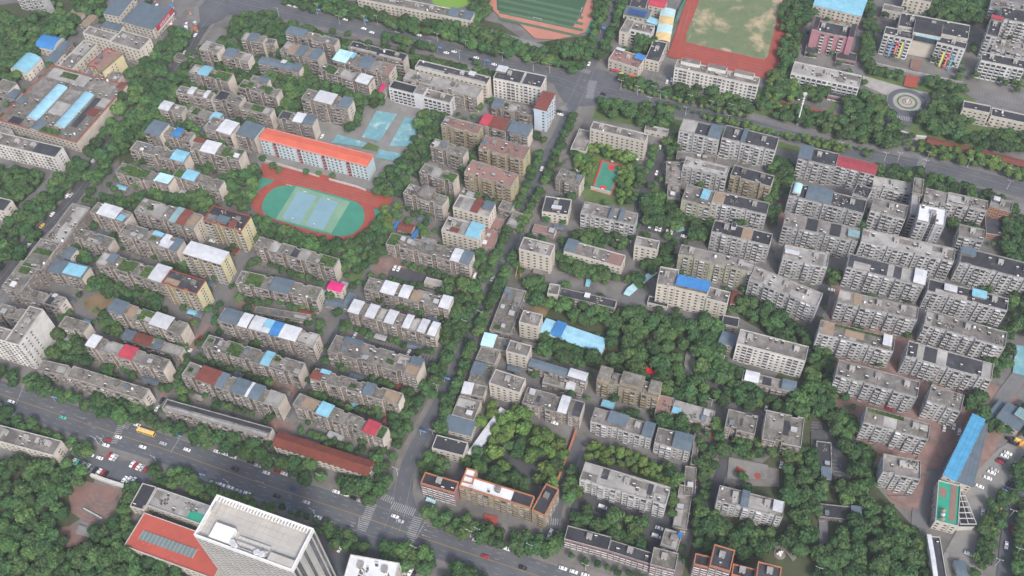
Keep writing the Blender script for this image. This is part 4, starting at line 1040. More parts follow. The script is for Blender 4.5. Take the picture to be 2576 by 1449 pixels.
# paved courts of the right-hand estate and the lanes
for nm, m, pts in [
    ('paving', 'pink_paving', [(1960,500),(2000,500),(2010,600),(2080,700),(2260,830),(2560,1000),(2420,1330),(2250,1270),(2180,1150),(2090,1000),(2060,850),(2100,740),(1960,560)]),
    ('paving', 'pink_paving', [(590,755),(640,765),(700,800),(690,812),(600,780)]), ('paving', 'pink_paving', [(680,960),(715,965),(755,980),(745,1000),(700,995)]), ('paving', 'pink_paving', [(520,790),(680,850),(800,890),(790,905),(600,850),(510,815)]),
    ('paving', 'pink_paving', [(380,950),(425,960),(415,985),(375,975)]), ('paving', 'pink_paving', [(665,1040),(740,1070),(725,1100),(660,1085)]), ('paving', 'pink_paving', [(400,830),(500,800),(470,890),(410,870)]), ('paving', 'pink_paving', [(860,870),(900,880),(880,890),(850,885)]),
    ('paving', 'pink_paving', [(690,950),(990,1040),(985,1055),(690,975)]), ('paving', 'pink_paving', [(590,1050),(615,1055),(610,1075),(585,1070)]),
    ('paving', 'pink_paving', [(945,650),(1010,650),(1100,690),(1190,720),(1180,745),(990,690),(940,690)]),
    ('paving', 'pavement', [(1230,380),(1420,200),(1470,300),(1300,620),(1170,720),(1000,560),(1080,420)]),
    ('paving', 'concrete', [(830,300),(960,240),(1120,290),(1100,440),(960,480),(650,420),(640,340)]),
    ('paving', 'concrete', [(1190,60),(1390,120),(1340,210),(1240,300),(1110,260)]),
    ('lane_court', 'asphalt_dark', [(980,668),(1140,705),(1140,745),(1030,715),(975,700)]),
    ('lane_court', 'asphalt_dark', [(930,860),(1108,905),(1085,945),(960,905)]),
    ('lane_court', 'asphalt_pale', [(1570,730),(1640,690),(1660,745),(1830,800),(1820,825),(1650,785),(1560,765)]),
    ('lane_court', 'asphalt_dark', [(1600,540),(1700,560),(1740,590),(1690,600),(1590,570)]),
    ('lane_court', 'asphalt_dark', [(1240,1110),(1440,1170),(1420,1240),(1220,1180)]),
    ('lane_court', 'asphalt_dark', [(1440,1250),(1470,1235),(1700,1300),(1700,1345),(1640,1400),(1570,1360),(1430,1320)]),
    ('lane_court', 'asphalt_dark', [(1450,1110),(1490,1118),(1735,1175),(1745,1330),(1700,1330),(1712,1200),(1480,1145)]),
    ('lane_court', 'asphalt_dark', [(2040,1060),(2075,1060),(2150,1200),(2060,1200)]),
    ('brick_terrace', 'brickpave', [(170,1225),(215,1210),(330,1240),(340,1290),(240,1330),(180,1290)]),
    ('brick_terrace', 'brickpave', [(130,1330),(200,1320),(230,1370),(150,1380)]),
    ('plaza', 'plaza_pale', [(2170,190),(2290,225),(2400,245),(2440,280),(2330,265),(2230,240),(2170,215)]),
    ('parking_apron', 'asphalt', [(160,1140),(250,1150),(300,1160),(400,1160),(360,1230),(330,1240),(230,1195),(160,1175)]),
    ('parking_apron', 'asphalt', [(790,1340),(830,1335),(1000,1400),(1010,1480),(850,1449)]),
    ('parking_apron', 'concrete', [(2576,1090),(2510,1130),(2395,1250),(2410,1330),(2370,1400),(2380,1520),(2440,1520),(2460,1350),(2530,1230),(2640,1150)]),
    ('brick_walk', 'pavement', [(1760,1145),(1960,1180),(1960,1225),(1790,1220)])]:
    area(nm, m, pts)
def road(name, pts, w, m='asphalt', walk=0, kerb=True, lines=(), track=True):
    L = W2(pts)
    if walk: strip('pavement', L, w/2 + walk, -w/2 - walk, 'pavement')
    strip(name, L, w/2, -w/2, m)
    if kerb:
        for s in (1, -1): strip('kerb', L, s*w/2 + .15, s*w/2 - .15, 'concrete', z=.30 + .0, thick=True)
    if track: ROADS.append(([L[i] for i in range(0, len(L), 3)] + [L[-1]], max(.5, w/2 - 1.2)))
    return L
main = road('road', [(-140,943),(0,992),(277,1087),(421,1133),(644,1212),(906,1299),(1054,1351),(1288,1428),(1500,1498),(1700,1560)], 18.5, walk=4)
top = road('road', [(480,-30),(600,8),(757,42),(919,74),(1069,110),(1219,152),(1400,195),(1500,232),(1663,268),(1863,305),(2007,342),(2157,380),(2357,420),(2532,467),(2720,520)], 15.5, walk=3)
side = road('road', [(1540,215),(1700,250),(1860,285),(2010,325),(2200,372),(2420,412),(2620,465)], 7, 'asphalt_pale', track=False)
cen = road('road', [(985,1335),(1000,1290),(1019,1199),(1041,1137),(1081,1062),(1144,937),(1181,849),(1226,750),(1293,600),(1338,487),(1370,400),(1400,350),(1423,300),(1448,250),(1480,180),(1503,120),(1538,37),(1553,0),(1590,-90)], 9.5, walk=3)
lef = road('road', [(600,-40),(540,30),(500,82),(475,125),(445,170),(400,225),(325,300),(287,350),(237,412),(207,467),(155,532),(82,602),(25,675),(-80,800)], 11, 'asphalt_dark', walk=3)
road('lane', [(150,420),(125,462),(60,520),(0,590),(-60,660)], 8, 'asphalt_pale')
road('lane', [(644,640),(585,700),(537,765),(515,820),(470,900),(412,1000),(392,1045)], 6.5, 'asphalt_pale', kerb=False)
strip('footpath', W2([(520,810),(470,892),(440,940),(405,1000)]), 2.6, -1.0, 'pink_paving')
road('lane', [(895,760),(850,830),(819,887),(760,985),(719,1049)], 5, 'asphalt', kerb=False)
road('lane', [(1455,1105),(1425,1180),(1400,1260),(1383,1340),(1375,1375)], 9, walk=2)
road('lane', [(1668,380),(1650,420),(1620,490),(1600,560),(1570,600)], 8, 'asphalt_dark')
road('lane', [(2080,700),(2068,760),(2040,830),(2035,900)], 7, 'asphalt_dark')
road('lane', [(1745,960),(1830,985),(1870,1010),(1850,1080),(1810,1200),(1770,1340),(1745,1480)], 6.5, 'asphalt_dark')
road('lane', [(2576,930),(2540,975),(2457,1087),(2345,1199),(2312,1300),(2325,1375),(2345,1480)], 8, 'asphalt_pale')
road('road', [(2640,1180),(2560,1260),(2540,1350),(2530,1449),(2520,1530)], 9, 'asphalt')
road('lane', [(2150,150),(2140,200),(2090,330)], 6, 'asphalt_pale', kerb=False)
road('lane', [(2171,-20),(2168,60),(2160,150),(2168,190)], 6, 'asphalt_pale', kerb=False)
road('lane', [(2130,158),(2200,175),(2300,190),(2420,222),(2460,245),(2620,285)], 6.5, 'asphalt_pale')
road('lane', [(1640,190),(1750,215),(1640,200)], 1, 'asphalt', kerb=False, track=False) if 0 else None
# junctions
area('junction', 'asphalt', [(1380,178),(1478,165),(1497,172),(1530,182),(1560,205),(1555,250),(1500,265),(1470,268),(1450,268),(1418,258),(1400,225)])
area('junction', 'asphalt', [(500,20),(560,-40),(760,-40),(700,20),(640,38),(575,38),(540,60),(505,70)])
area('junction', 'asphalt', [(905,1262),(980,1235),(998,1205),(1040,1200),(1038,1240),(1055,1300),(1075,1320),(1055,1390),(985,1420),(930,1385),(890,1350)])
# lane paint
for off in (-6.3, -3.2, 3.2, 6.3): dashes('road_markings', main, off, .16, 3.0, 5.0)
for off in (-.12, .12): dashes('road_markings', main, off, .14, 60, .01, 'paint_y')
for off in (-8.8, 8.8): dashes('road_markings', main, off, .14, 60, .01)
for off in (-6.9, 6.9): dashes('road_markings', top, off, .14, 60, .01)
for off in (-3.4, 3.4): dashes('road_markings', top, off, .14, 3, 6)
dashes('road_markings', top, 0, .16, 60, .01)
for off in (-4.3, 4.3): dashes('road_markings', cen, off, .14, 60, .01)
dashes('road_markings', cen, 0, .14, 3, 6); dashes('road_markings', lef, 0, .16, 60, .01); dashes('road_markings', lef, 3, .12, 3, 6)
def zebra(a, b, wid, n=14, m='paint'):
    """crossing from pixel a to pixel b, bars across"""
    A, B = P(*a), P(*b); d = (B - A); L = d.length; d /= L; nn = Vector((-d.y, d.x, 0)); ZL[0] += .004; z = ZL[0]; mb = MB(); n = int(L / 1.15)
    for i in range(n):
        s = A + d * (i * L / n); e = A + d * (i * L / n + .5); h = nn * wid / 2
        mb.quad((*(s-h)[:2], z), (*(e-h)[:2], z), (*(e+h)[:2], z), (*(s+h)[:2], z))
    o = mb.build('zebra_crossing', [MAT[m]]); o['kind'] = 'structure'
zebra((937,1268), (908,1338), 5.5); zebra((1052,1303), (1025,1372), 5.5); zebra((962,1250), (992,1262), 4); zebra((988,1272), (1045,1292), 5)
zebra((306,1072), (285,1118), 4.5); zebra((325,1063), (312,1080), 4.5); zebra((1447,174), (1487,184), 4.5); zebra((1492,205), (1482,250), 6); zebra((1410,272), (1430,278), 4); zebra((2321,397), (2308,440), 5)
zebra((2204,296), (2243,302), 3.2); zebra((1410,1315), (1370,1312), 4); zebra((2119,64), (2133,67), 3.2); zebra((1262,655), (1275,650), 4)
def lines(pairs, w=.16, m='paint', name='parking_markings'):
    ZL[0] += .004; z = ZL[0]; mb = MB()
    for a, b in pairs:
        A, B = P(*a), P(*b); d = (B - A).normalized(); h = Vector((-d.y, d.x, 0)) * w / 2
        mb.quad((*(A-h)[:2], z), (*(B-h)[:2], z), (*(B+h)[:2], z), (*(A+h)[:2], z))
    o = mb.build(name, [MAT[m]]); o['kind'] = 'structure'
def bays(a, b, n, dx, dy):
    lines([((a[0] + (b[0]-a[0])*i/n, a[1] + (b[1]-a[1])*i/n), (a[0] + (b[0]-a[0])*i/n + dx, a[1] + (b[1]-a[1])*i/n + dy)) for i in range(n + 1)], .2)
bays((968,863), (1088,896), 16, -6, 12); bays((1222,1097), (1300,1125), 6, 7, 16); bays((1290,1150), (1330,1168), 5, -4, 9); bays((2083,1127), (2100,1172), 5, 16, 0)
bays((1520,565), (1600,572), 5, -5, 12); bays((1600,562), (1700,585), 9, -6, 11); bays((2060,1065), (2058,1085), 3, -20, -2); bays((2450,230), (2576,258), 16, 0, 8); bays((1609,192), (1655,204), 8, -3, 10); bays((1605,178), (1652,188), 6, -3, 9)
bays((860,1368), (895,1385), 6, -7, 17); bays((220,1170), (270,1200), 8, -5, 10)
dashes('lane_markings', W2([(2075,724),(2110,800)]), 0, .15, 3, 5) if 0 else None
lines([((901,1326), (906,1302)), ((1046,1357), (1070,1314)), ((24,988), (15,985)), ((42,1017), (63,967)), ((430,1140), (455,1100)), ((250,1118), (262,1096)), ((2099,375), (2105,366))], .4, name='stop_line')
lines([((1047,1357-11),(1054,1353))], .3) if 0 else None
def arrow(x, y, back=False):
    a = dirA(x, y) + (math.pi if back else 0); c = P(x, y); d = Vector((math.cos(a), math.sin(a))); n = Vector((-d.y, d.x)); ZL[0] += .001; z = ZL[0] + .004
    mb = MB(); q = lambda s, t: (c.x + d.x*s + n.x*t, c.y + d.y*s + n.y*t, z)
    mb.poly([q(-3, -.12), q(1.2, -.12), q(1.2, .12), q(-3, .12)]); mb.poly([q(1.2, -.5), q(3.2, 0), q(1.2, .5)]); o = mb.build('road_arrow', [MAT['paint']]); o['kind'] = 'structure'
for x, y in ((1085,1326),(1078,1337),(1072,1350),(1215,1373)): arrow(x, y, True)
for x, y in ((660,1225),(885,1315),(880,1322),(655,1213),(1062,1378),(125,1025),(205,1052)): arrow(x, y)
def diamond(x, y):
    a = dirA(x, y); c = P(x, y); d = Vector((math.cos(a), math.sin(a))); n = Vector((-d.y, d.x)); ZL[0] += .001; z = ZL[0] + .004; mb = MB()
    q = lambda s, t: (c.x + d.x*s + n.x*t, c.y + d.y*s + n.y*t, z); ps = [(-1.5, 0), (0, .7), (1.5, 0), (0, -.7)]
    for i in range(4):
        s, t = ps[i]; s2, t2 = ps[(i+1) % 4]; mb.poly([q(s, t), q(s2, t2), q(s2*.72, t2*.72), q(s*.72, t*.72)])
    o = mb.build('road_diamond', [MAT['paint']]); o['kind'] = 'structure'
for x, y in ((157,1038),(227,1065),(237,1078),(730,1249),(1256,1393),(1250,1407),(1358,1401),(1353,1417),(1280,1217)): diamond(x, y)
# ---------------------------------------------------------------- sports grounds
def tpoly(name, tile, pts, m, smooth=0, kind='structure'):
    w = WT(tile, pts)
    if smooth: w = curve_pts(w, 5, True)
    return flat(name, w, m, kind)
# oval track
tpoly('running_track', '11', [(60,200),(700,320),(1130,480),(1390,560),(1290,670),(1180,650),(60,380)], 'track')
tpoly('court_apron', '11', [(-60,480),(60,340),(190,370),(60,480),(-40,560)], 'court_g2')
tpoly('court_apron', '11', [(1150,650),(1290,680),(1150,960),(980,1010),(1050,940)], 'court_g2')
tpoly('running_track', '11', [(190,390),(60,450),(-20,530),(-42,620),(0,690),(120,750),(400,860),(700,960),(960,1000),(1080,950),(1160,850),(1198,730),(1180,660),(1120,570),(950,480),(640,380),(380,340)], 'track', 1)
tpoly('infield', '11', [(300,425),(190,450),(110,520),(66,610),(75,690),(160,750),(500,860),(780,925),(920,930),(1020,880),(1080,800),(1096,740),(1080,660),(1040,610),(950,570),(640,480),(420,430)], 'court_g2', 1)
tpoly('court_apron', '11', [(408,432),(950,588),(760,905),(200,760)], 'court_pale')
for c in ([(425,482),(612,532),(440,812),(265,752)], [(655,545),(830,590),(680,868),(500,825)]):
    tpoly('ball_court', '11', c, 'court_blue')
def courtlines(c, tile, w=.12, m='paint'):
    pr = []
    for i in range(4): pr.append((T(tile, *c[i]), T(tile, *c[(i+1) % 4])))
    mid = lambda a, b: ((a[0]+b[0])/2, (a[1]+b[1])/2)
    pr.append((T(tile, *mid(c[0], c[3])), T(tile, *mid(c[1], c[2])))); lines(pr, w, m, 'court_markings')
for c in ([(425,482),(612,532),(440,812),(265,752)], [(655,545),(830,590),(680,868),(500,825)]): courtlines(c, '11')
# lane lines on the straight
for k in range(1, 5): lines([(T('11', 120, 215 + k*30), T('11', 1250, 510 + k*30))], .08, name='track_markings')
# two blue courts
for c in ([(1215,1120),(1420,1155),(1245,1430),(1065,1385)], [(1500,1185),(1660,1220),(1560,1480),(1340,1480)]):
    tpoly('ball_court', '10', c, 'court_teal'); courtlines(c, '10', .2)
tpoly('ball_court', '10', [(820,1360),(1140,1450),(1170,1500),(760,1440)], 'court_teal'); tpoly('ball_court', '11', [(1240,60),(1480,110),(1440,190),(1200,140)], 'court_teal')
tpoly('lawn', '10', [(1130,1440),(1240,1480),(1220,1530),(1060,1500)], 'lawn')
# green basketball court
tpoly('court_apron', '21', [(900,165),(1120,220),(1000,520),(800,470)], 'court_red'); tpoly('ball_court', '21', [(912,182),(1106,232),(990,506),(817,460)], 'court_g2')
tpoly('court_key', '21', [(975,212),(1042,228),(1025,278),(965,262)], 'court_red'); tpoly('court_key', '21', [(893,420),(952,435),(935,488),(870,468)], 'court_red')
courtlines([(920,195),(1095,240),(985,498),(830,455)], '21', .12)
# pitch with stripes
tpoly('running_track', '20', [(-240,-80),(-230,60),(-120,180),(60,230),(230,395),(440,405),(620,370),(740,330),(850,100),(900,-20),(900,-200),(-200,-200)], 'track_pink')
tpoly('football_turf', '20', [(-160,-60),(-150,110),(0,150),(300,215),(560,275),(615,278),(690,170),(760,0),(800,-100),(-100,-200)], 'turf')
for i in range(6):
    y = -60 + i*62; tpoly('mown_stripe', '20', [(-130, y-10), (720 - max(0, i-3)*25, y + 175), (708 - max(0, i-3)*25, y + 200), (-135, y + 15)] if i < 5 else [(-40,130),(430,225),(440,240),(-40,145)], 'turf_l')
tpoly('court_apron', '20', [(735,345),(770,345),(860,110),(840,110)], 'court_g2')
# patchy pitch
tpoly('running_track', '20', [(1780,-60),(1560,575),(1650,600),(2510,790),(2576,800),(2650,830),(2870,-60),(2880,-200),(1830,-200)], 'track')
tpoly('football_turf', '20', [(1900,-20),(1760,330),(1745,430),(1900,470),(2540,610),(2576,560),(2735,-60),(2760,-160),(1960,-160)], 'sandgrass')
for k in range(4): lines([(T('20', 1800 - k*45, 30), T('20', 1700 - k*45, 400)), (T('20', 1720, 480 + k*30), T('20', 2560, 680 + k*30))], .1, name='track_markings')
lines([(T('20', 1765, 425), T('20', 2540, 607)), (T('20', 1895, 0), T('20', 1765, 425)), (T('20', 2540, 607), T('20', 2700, 0))], .14, name='pitch_markings')
lines([(T('20', -10, 148), T('20', 600, 278)), (T('20', 615, 275), T('20', 760, 0))], .14, name='pitch_markings')
# courtyard by the pink block
tpoly('playground_floor', '30', [(470,180),(960,250),(900,320),(880,280),(440,240)], 'brickpave')
for x in (500, 600, 720, 820): tpoly('play_court', '30', [(x, 200 + (x-470)*.13), (x+60, 210 + (x-470)*.13), (x+50, 262 + (x-470)*.13), (x-8, 250 + (x-470)*.13)], 'court_pale')
tpoly('lane_court', '33', [(500,-20),(625,-20),(870,450),(700,520),(640,490),(430,300),(430,0)], 'asphalt_dark'); tpoly('path', '33', [(510,870),(600,875),(600,1180),(512,1180)], 'asphalt_pale'); tpoly('lane_court', '23', [(-40,260),(580,350),(440,580),(-40,440)], 'asphalt_dark')
dashes('road_markings', [tuple(q) for q in WT('33', [(520,-60),(575,40),(660,210),(745,380)])], 0, .2, 2.5, 4)
lines([(T('33', 620 + i*14, 290 + i*38), T('33', 690 + i*14, 296 + i*38)) for i in range(5)] + [(T('33', 615, 275), T('33', 680, 490))], .2)
# round plaza
def disc(name, c, r, m, n=40, thick=None): flat(name, [(c.x + r*math.cos(2*math.pi*i/n), c.y + r*math.sin(2*math.pi*i/n)) for i in range(n)], m)
pc = P(*T('30', 1395, 1035)); disc('plaza', pc, 14.8, 'paint'); disc('ring_road', pc, 14.4, 'asphalt'); disc('plaza', pc, 10.2, 'paint'); disc('flower_bed', pc, 9.9, 'plaza_pale'); disc('lawn', pc, 7.6, 'lawn'); disc('flower_bed', pc, 6.0, 'plaza_pale'); disc('lawn', pc, 3.6, 'lawn'); disc('flower_bed', pc, 2.9, 'plaza_pale'); disc('flower_bed', pc, 1.6, 'court_red')
tpoly('road', '30', [(1275,1110),(1480,1130),(1440,1290),(1300,1260)], 'asphalt'); tpoly('red_paving', '30', [(1385,760),(1515,780),(1490,895),(1360,875)], 'track'); tpoly('red_paving', '30', [(1440,600),(1560,620),(1510,730),(1420,700)], 'brickpave')
tpoly('cycle_shed_floor', '30', [(100,1040),(160,1030),(940,1220),(900,1250)], 'track')
zebra(T('30', 1280, 1188), T('30', 1455, 1215), 4.5)
tpoly('red_steps', '13', [(2300,830),(2440,860),(2420,960),(2310,975),(2285,900)], 'track')
tpoly('sand_pit', '23', [(2180,260),(2576,340),(2560,480),(2160,480)], 'concrete'); tpoly('court_patch', '23', [(2255,345),(2360,400),(2330,440),(2235,410)], 'track'); disc('court_patch', P(*T('23', 2468, 450)), 2.0, 'track')
tpoly('paving', '33', [(960,170),(1080,130),(1250,200),(1170,250)], 'pink_paving')
tpoly('paving', '33', [(1630,60),(1890,130),(1700,390),(1540,370),(1480,290)], 'pink_paving'); tpoly('paving', '33', [(1200,650),(1420,650),(1545,440),(1610,460),(1500,790),(1330,720)], 'pink_paving')
tpoly('deck', '22', [(1750,650),(1850,650),(1820,910),(1710,910)], 'concrete'); tpoly('teal_court', '32', [(2490,580),(2600,600),(2600,900),(2455,860)], 'court_teal')
tpoly('teal_court', '21', [(1640,880),(1720,830),(1740,880),(1660,900)], 'court_teal'); tpoly('paving', '11', [(1330,1150),(1430,1180),(1340,1290),(1250,1260)], 'pink_paving')
tpoly('path', '22', [(1190,575),(1280,575),(1390,510),(1400,440),(1430,440),(1420,520),(1300,600)], 'brickpave', 1)
tpoly('garden_path', '33', [(120,1130),(200,1150),(290,1270),(250,1310),(160,1200),(20,1170),(-60,1160),(-60,1130)], 'pavement')
tpoly('path', '11', [(940,1310),(1090,1280),(1060,1400),(920,1380)], 'lawn')
# fan terraces of the brick square
def curb(name, tile, pts, m='pavement', w=.5, hgt=.35):
    L = curve_pts(WT(tile, pts), 5); strip(name, L, w/2, -w/2, m, z=hgt, thick=True)
for k in range(6): curb('terrace_step', '03', [(740 + k*45, 800 - k*42), (860 + k*30, 880 - k*40), (1010 + k*30, 900 - k*42), (1180 + k*5, 905 - k*70)], w=.6)
# ---------------------------------------------------------------- build the buildings
THINGS = []          # (object, look, photo point, category, own label or None, group)
for line in BUILDINGS.strip().splitlines():
    lab = None
    if '#' in line: line, lab = [t.strip() for t in line.split('#')]
    t = line.split(); n = [float(v) for v in t[1:8]]
    fl = int(n[6]); wall, roof = t[8], t[9]; pts = t[10:]
    nm = 'apartment_block' if fl >= 4 and wall in 'OWYKG' else 'low_house' if fl <= 2 else 'building'
    if t[0] in ('30', '20', '10') and wall in 'SC' and fl >= 3: nm = 'school_building'
    building(t[0], (n[0], n[1]), (n[2], n[3]), (n[4], n[5]), fl, wall, roof, pts, nm, lab)
for b in BLD:
    lab = b['full']; own = None
    if lab:
        own = lab[4:].strip() if lab.startswith('trim') else lab
    THINGS.append([b['o'], b['look'], b['p'], 'building', own, None])
def add(o, look, cat, own=None, group=None, p=None):
    THINGS.append([o, look, p or pix(o.location), cat, own, group]); return o
# low sheds and lean-tos in the yards of the old estate
ag = random.Random(77); base = list(FOOT); nsh = 0
LEFT = [[P(x, y) for x, y in q] for q in ([(250,150),(760,90),(1230,200),(1230,640),(1100,900),(950,1180),(420,1040),(130,860),(180,560)], [(1300,560),(1700,560),(1800,1000),(1720,1150),(1240,1000)])]
NOB = [[P(x, y) for x, y in q] for q in ([(640,310),(830,290),(960,240),(1120,290),(1100,440),(1010,560),(930,640),(800,640),(630,540),(610,420)], [(960,650),(1180,700),(1190,760),(960,700)], [(900,850),(1120,905),(1100,940),(900,900)], [(1340,740),(1830,790),(1830,1000),(1500,940),(1340,880)], [(1430,370),(1620,390),(1600,530),(1440,520)], [(1560,680),(1850,700),(1840,830),(1560,770)])]
for (ax, ay, u, n, W, D, h) in base:
    if h < 9 or D > W: continue
    for _ in range(3):
        w_, d_ = ag.uniform(4, 12), ag.uniform(2.8, 4.6); px_ = ag.uniform(0, max(.5, W - w_)); off_ = ag.choice((-d_ - ag.uniform(.3, 5), D + ag.uniform(.3, 2)))
        o_ = Vector((ax, ay)) + u * px_ + n * off_; pts_ = [o_, o_ + u*w_, o_ + u*w_ + n*d_, o_ + n*d_, o_ + u*w_/2 + n*d_/2]
        if not any(inside(o_.x, o_.y, [(v.x, v.y) for v in k]) for k in LEFT) or any(inside(o_.x, o_.y, [(v.x, v.y) for v in k]) for k in NOB): continue
        if any(blocked(q.x, q.y, .1) or on_road(q.x, q.y) for q in pts_): continue
        e = empty('lean_to_shed', (o_.x, o_.y, 0), math.atan2(u.y, u.x)); FOOT.append((o_.x, o_.y, u, n, w_, d_, 3)); hh = ag.uniform(2.4, 3.4); c = ag.choice('ssslrwgggmb')
        k = MB(); k.box(0, 0, 0, w_, d_, hh, 0); k.build('wall', [MAT['wall_O']], e)
        if c in 'gm': k = MB(); k.box(-.15, -.15, hh, w_ + .15, d_ + .15, hh + .15, 0); k.build('roof', [MAT['roof_' + c]], e)
        else: sheet_part(e, c, 0, 1, 0, 1, w_, d_, hh, ag, low=True)
        k = MB(); k.box(w_*.4, -.05, 0, w_*.4 + 1, .0, 2); k.build('door', [MAT['dark']], e)
        add(e, {'s': 'slate-roofed', 'l': 'grey-roofed', 'r': 'rust-roofed', 'w': 'white-roofed', 'g': 'flat concrete', 'm': 'mossy flat', 'b': 'sky-blue'}[c] + ' yard shed', 'shed', group='sheds in the estate yards'); nsh += 1
print('SHEDS', nsh)
# ---------------------------------------------------------------- the tower in the foreground
TH = 74.0
a, b_, c = P(491.25, 1351.75, TH), P(737.75, 1441.75, TH), P(546.25, 1249, TH)
u = Vector((b_.x - a.x, b_.y - a.y)); W = u.length; u /= W; n = Vector((-u.y, u.x)); D = abs(Vector((c.x-a.x, c.y-a.y)).dot(n))
root = empty('office_tower', (a.x, a.y, 0), math.atan2(u.y, u.x)); FOOT.append((a.x, a.y, u, n, W, D, TH))
w = MB(); w.box(.4, .4, 0, W-.2, D-.4, TH, 0)
nf = 24; fh = TH / nf
for k in range(nf + 1): w.box(0, 0, k*fh - .3 if k else 0, W - .5 if k < nf else W, D, k*fh + .3 if k < nf else TH, 1)
nbx = 15
for i in range(nbx + 1): x = i*W/nbx; w.box(max(0, x-.16), -.12, 0, min(W, x+.16), .4, TH, 1)
for y in (0, D*.13, D*.3, D*.42, D*.56, D*.68, D*.84, D - .8): w.box(W-.6, y, 0, W+.35, y + (2.4 if y in (D*.3, D*.56) else .7), TH, 1)
w.build('wall', [MAT['glass'], MAT['wall_H']], root)
r = MB(); r.box(.5, .5, TH, W-.5, D-.5, TH+.1, 0); r.build('roof', [MAT['pale_deck'] if 'pale_deck' in MAT else mat('pale_deck', (.45, .43, .395), (.37, .35, .32), .12, wave=None, spots=(.42, .34, .25), spotscale=.1, spotthr=(.62, .72))], root)
pp = MB(); q = .8
for (x0, y0, x1, y1) in ((0,0,W,q),(0,D-q,W,D),(0,q,q,D-q),(W-q,q,W,D-q)): pp.box(x0, y0, TH+.0, x1, y1, TH+3.2)
for i in range(30): pp.box(1 + i*(W-2)/30, D-3.2, TH+1.8, 1.6 + i*(W-2)/30, D-q, TH+3.0)
pp.build('parapet', [MAT['white']], root)
gl = MB()
for i in range(1, 16): gl.box(i*W/16-.06, .9, TH+.1, i*W/16+.06, D-.9, TH+.13)
for j in range(1, 7): gl.box(.9, j*D/7-.06, TH+.135, W-.9, j*D/7+.06, TH+.16)
o = gl.build('roof_joint', [MAT['roof_l']], root)
def rbox(name, x0, y0, x1, y1, z1, m='white'):
    k = MB(); k.box(x0*W, y0*D, TH+.1, x1*W, y1*D, TH+z1); return k.build(name, [MAT[m]], root)
rbox('machine_room', .14, .08, .34, .42, 3.6); rbox('stair_head', .74, .05, .98, .22, 3.0, 'pale_deck'); rbox('stair_head', .03, .62, .07, .95, 2.6, 'pale_deck')
for i in range(3):
    for j in range(9):
        k = MB(); k.box(-.9, -.7, 0, .9, .7, 1.4, 0); k.tube((-.35, 0, 1.4), (-.35, 0, 1.55), .35, n=8, m=1); k.tube((.4, 0, 1.4), (.4, 0, 1.55), .35, n=8, m=1)
        me = part_mesh('cooling_unit', lambda b: (b.box(-.9, -.7, 0, .9, .7, 1.4, 0), b.tube((-.35, 0, 1.4), (-.35, 0, 1.55), .35, n=8, m=1), b.tube((.4, 0, 1.4), (.4, 0, 1.55), .35, n=8, m=1)), [MAT['pale'], MAT['steel']])
        inst('cooling_unit', me, root, ((.40 + j*.036)*W, (.08 + i*.115)*D, TH+.1))
for x, y in ((.365, .09), (.40, .04), (.62, .07), (.67, .07)):
    k = MB(); k.tube((x*W, y*D + 1, TH+.1), (x*W, y*D + 1, TH+3.2), 1.5, n=18, m=0); k.tube((x*W, y*D+1, TH+3.2), (x*W, y*D+1, TH+3.4), 1.2, n=18, m=1); k.build('cooling_tower', [MAT['white'], MAT['steel']], root)
add(root, 'tower', 'building', 'tall white office tower with cooling units on its pale roof', p=(640, 1345))
# ---------------------------------------------------------------- special pieces
def lbox(name, tile, fl, fr, bk, z0, z1, m, label, cat, extra=None):
    a, b, c = P(*T(tile, *fl), z1), P(*T(tile, *fr), z1), P(*T(tile, *bk), z1)
    u = Vector((b.x-a.x, b.y-a.y)); W = u.length; u /= W; n = Vector((-u.y, u.x)); D = abs(Vector((c.x-a.x, c.y-a.y)).dot(n))
    root = empty(name, (a.x, a.y, 0), math.atan2(u.y, u.x)); add(root, label, cat, label, p=pix((a.x+u.x*W/2+n.x*D/2, a.y+u.y*W/2+n.y*D/2, z1)))
    return root, W, D
# red signboard of the market hall
sa, sb = P(*T('00', 1580, 300), 9), P(*T('00', 1745, 105), 9); d = (sb-sa); L = d.length; rz = math.atan2(d.y, d.x)
root = empty('signboard', (sa.x, sa.y, 7.2), rz); k = MB(); k.box(0, -.2, 0, L, .2, 4.6); k.build('panel', [MAT['sheet_R']], root)
k = MB(); k.box(0, -.26, -1.2, L, .26, -.05); k.build('frame', [MAT['white']], root)
gs = random.Random(5)
for i in range(8):
    k = MB(); x = L*.18 + i*L*.075; s = L*.05
    for j in range(3): k.box(x, -.24, .9 + j*1.1, x + s, -.2, 1.15 + j*1.1)
    k.box(x + s*.45, -.245, .8, x + s*.58, -.2, 3.5); k.box(x + s*(.05 if i % 2 else .85), -.245, 1.2, x + s*(.15 if i % 2 else .97), -.2, 2.6 + (i % 3)*.3); k.build('lettering', [MAT['white']], root)
for x in (1, L/2, L-1):
    k = MB(); k.box(x-.15, -.15, -7.2, x+.15, .15, -1.2); k.build('post', [MAT['steel']], root)
add(root, 'red signboard', 'signboard', 'long red signboard with white characters on the market hall')
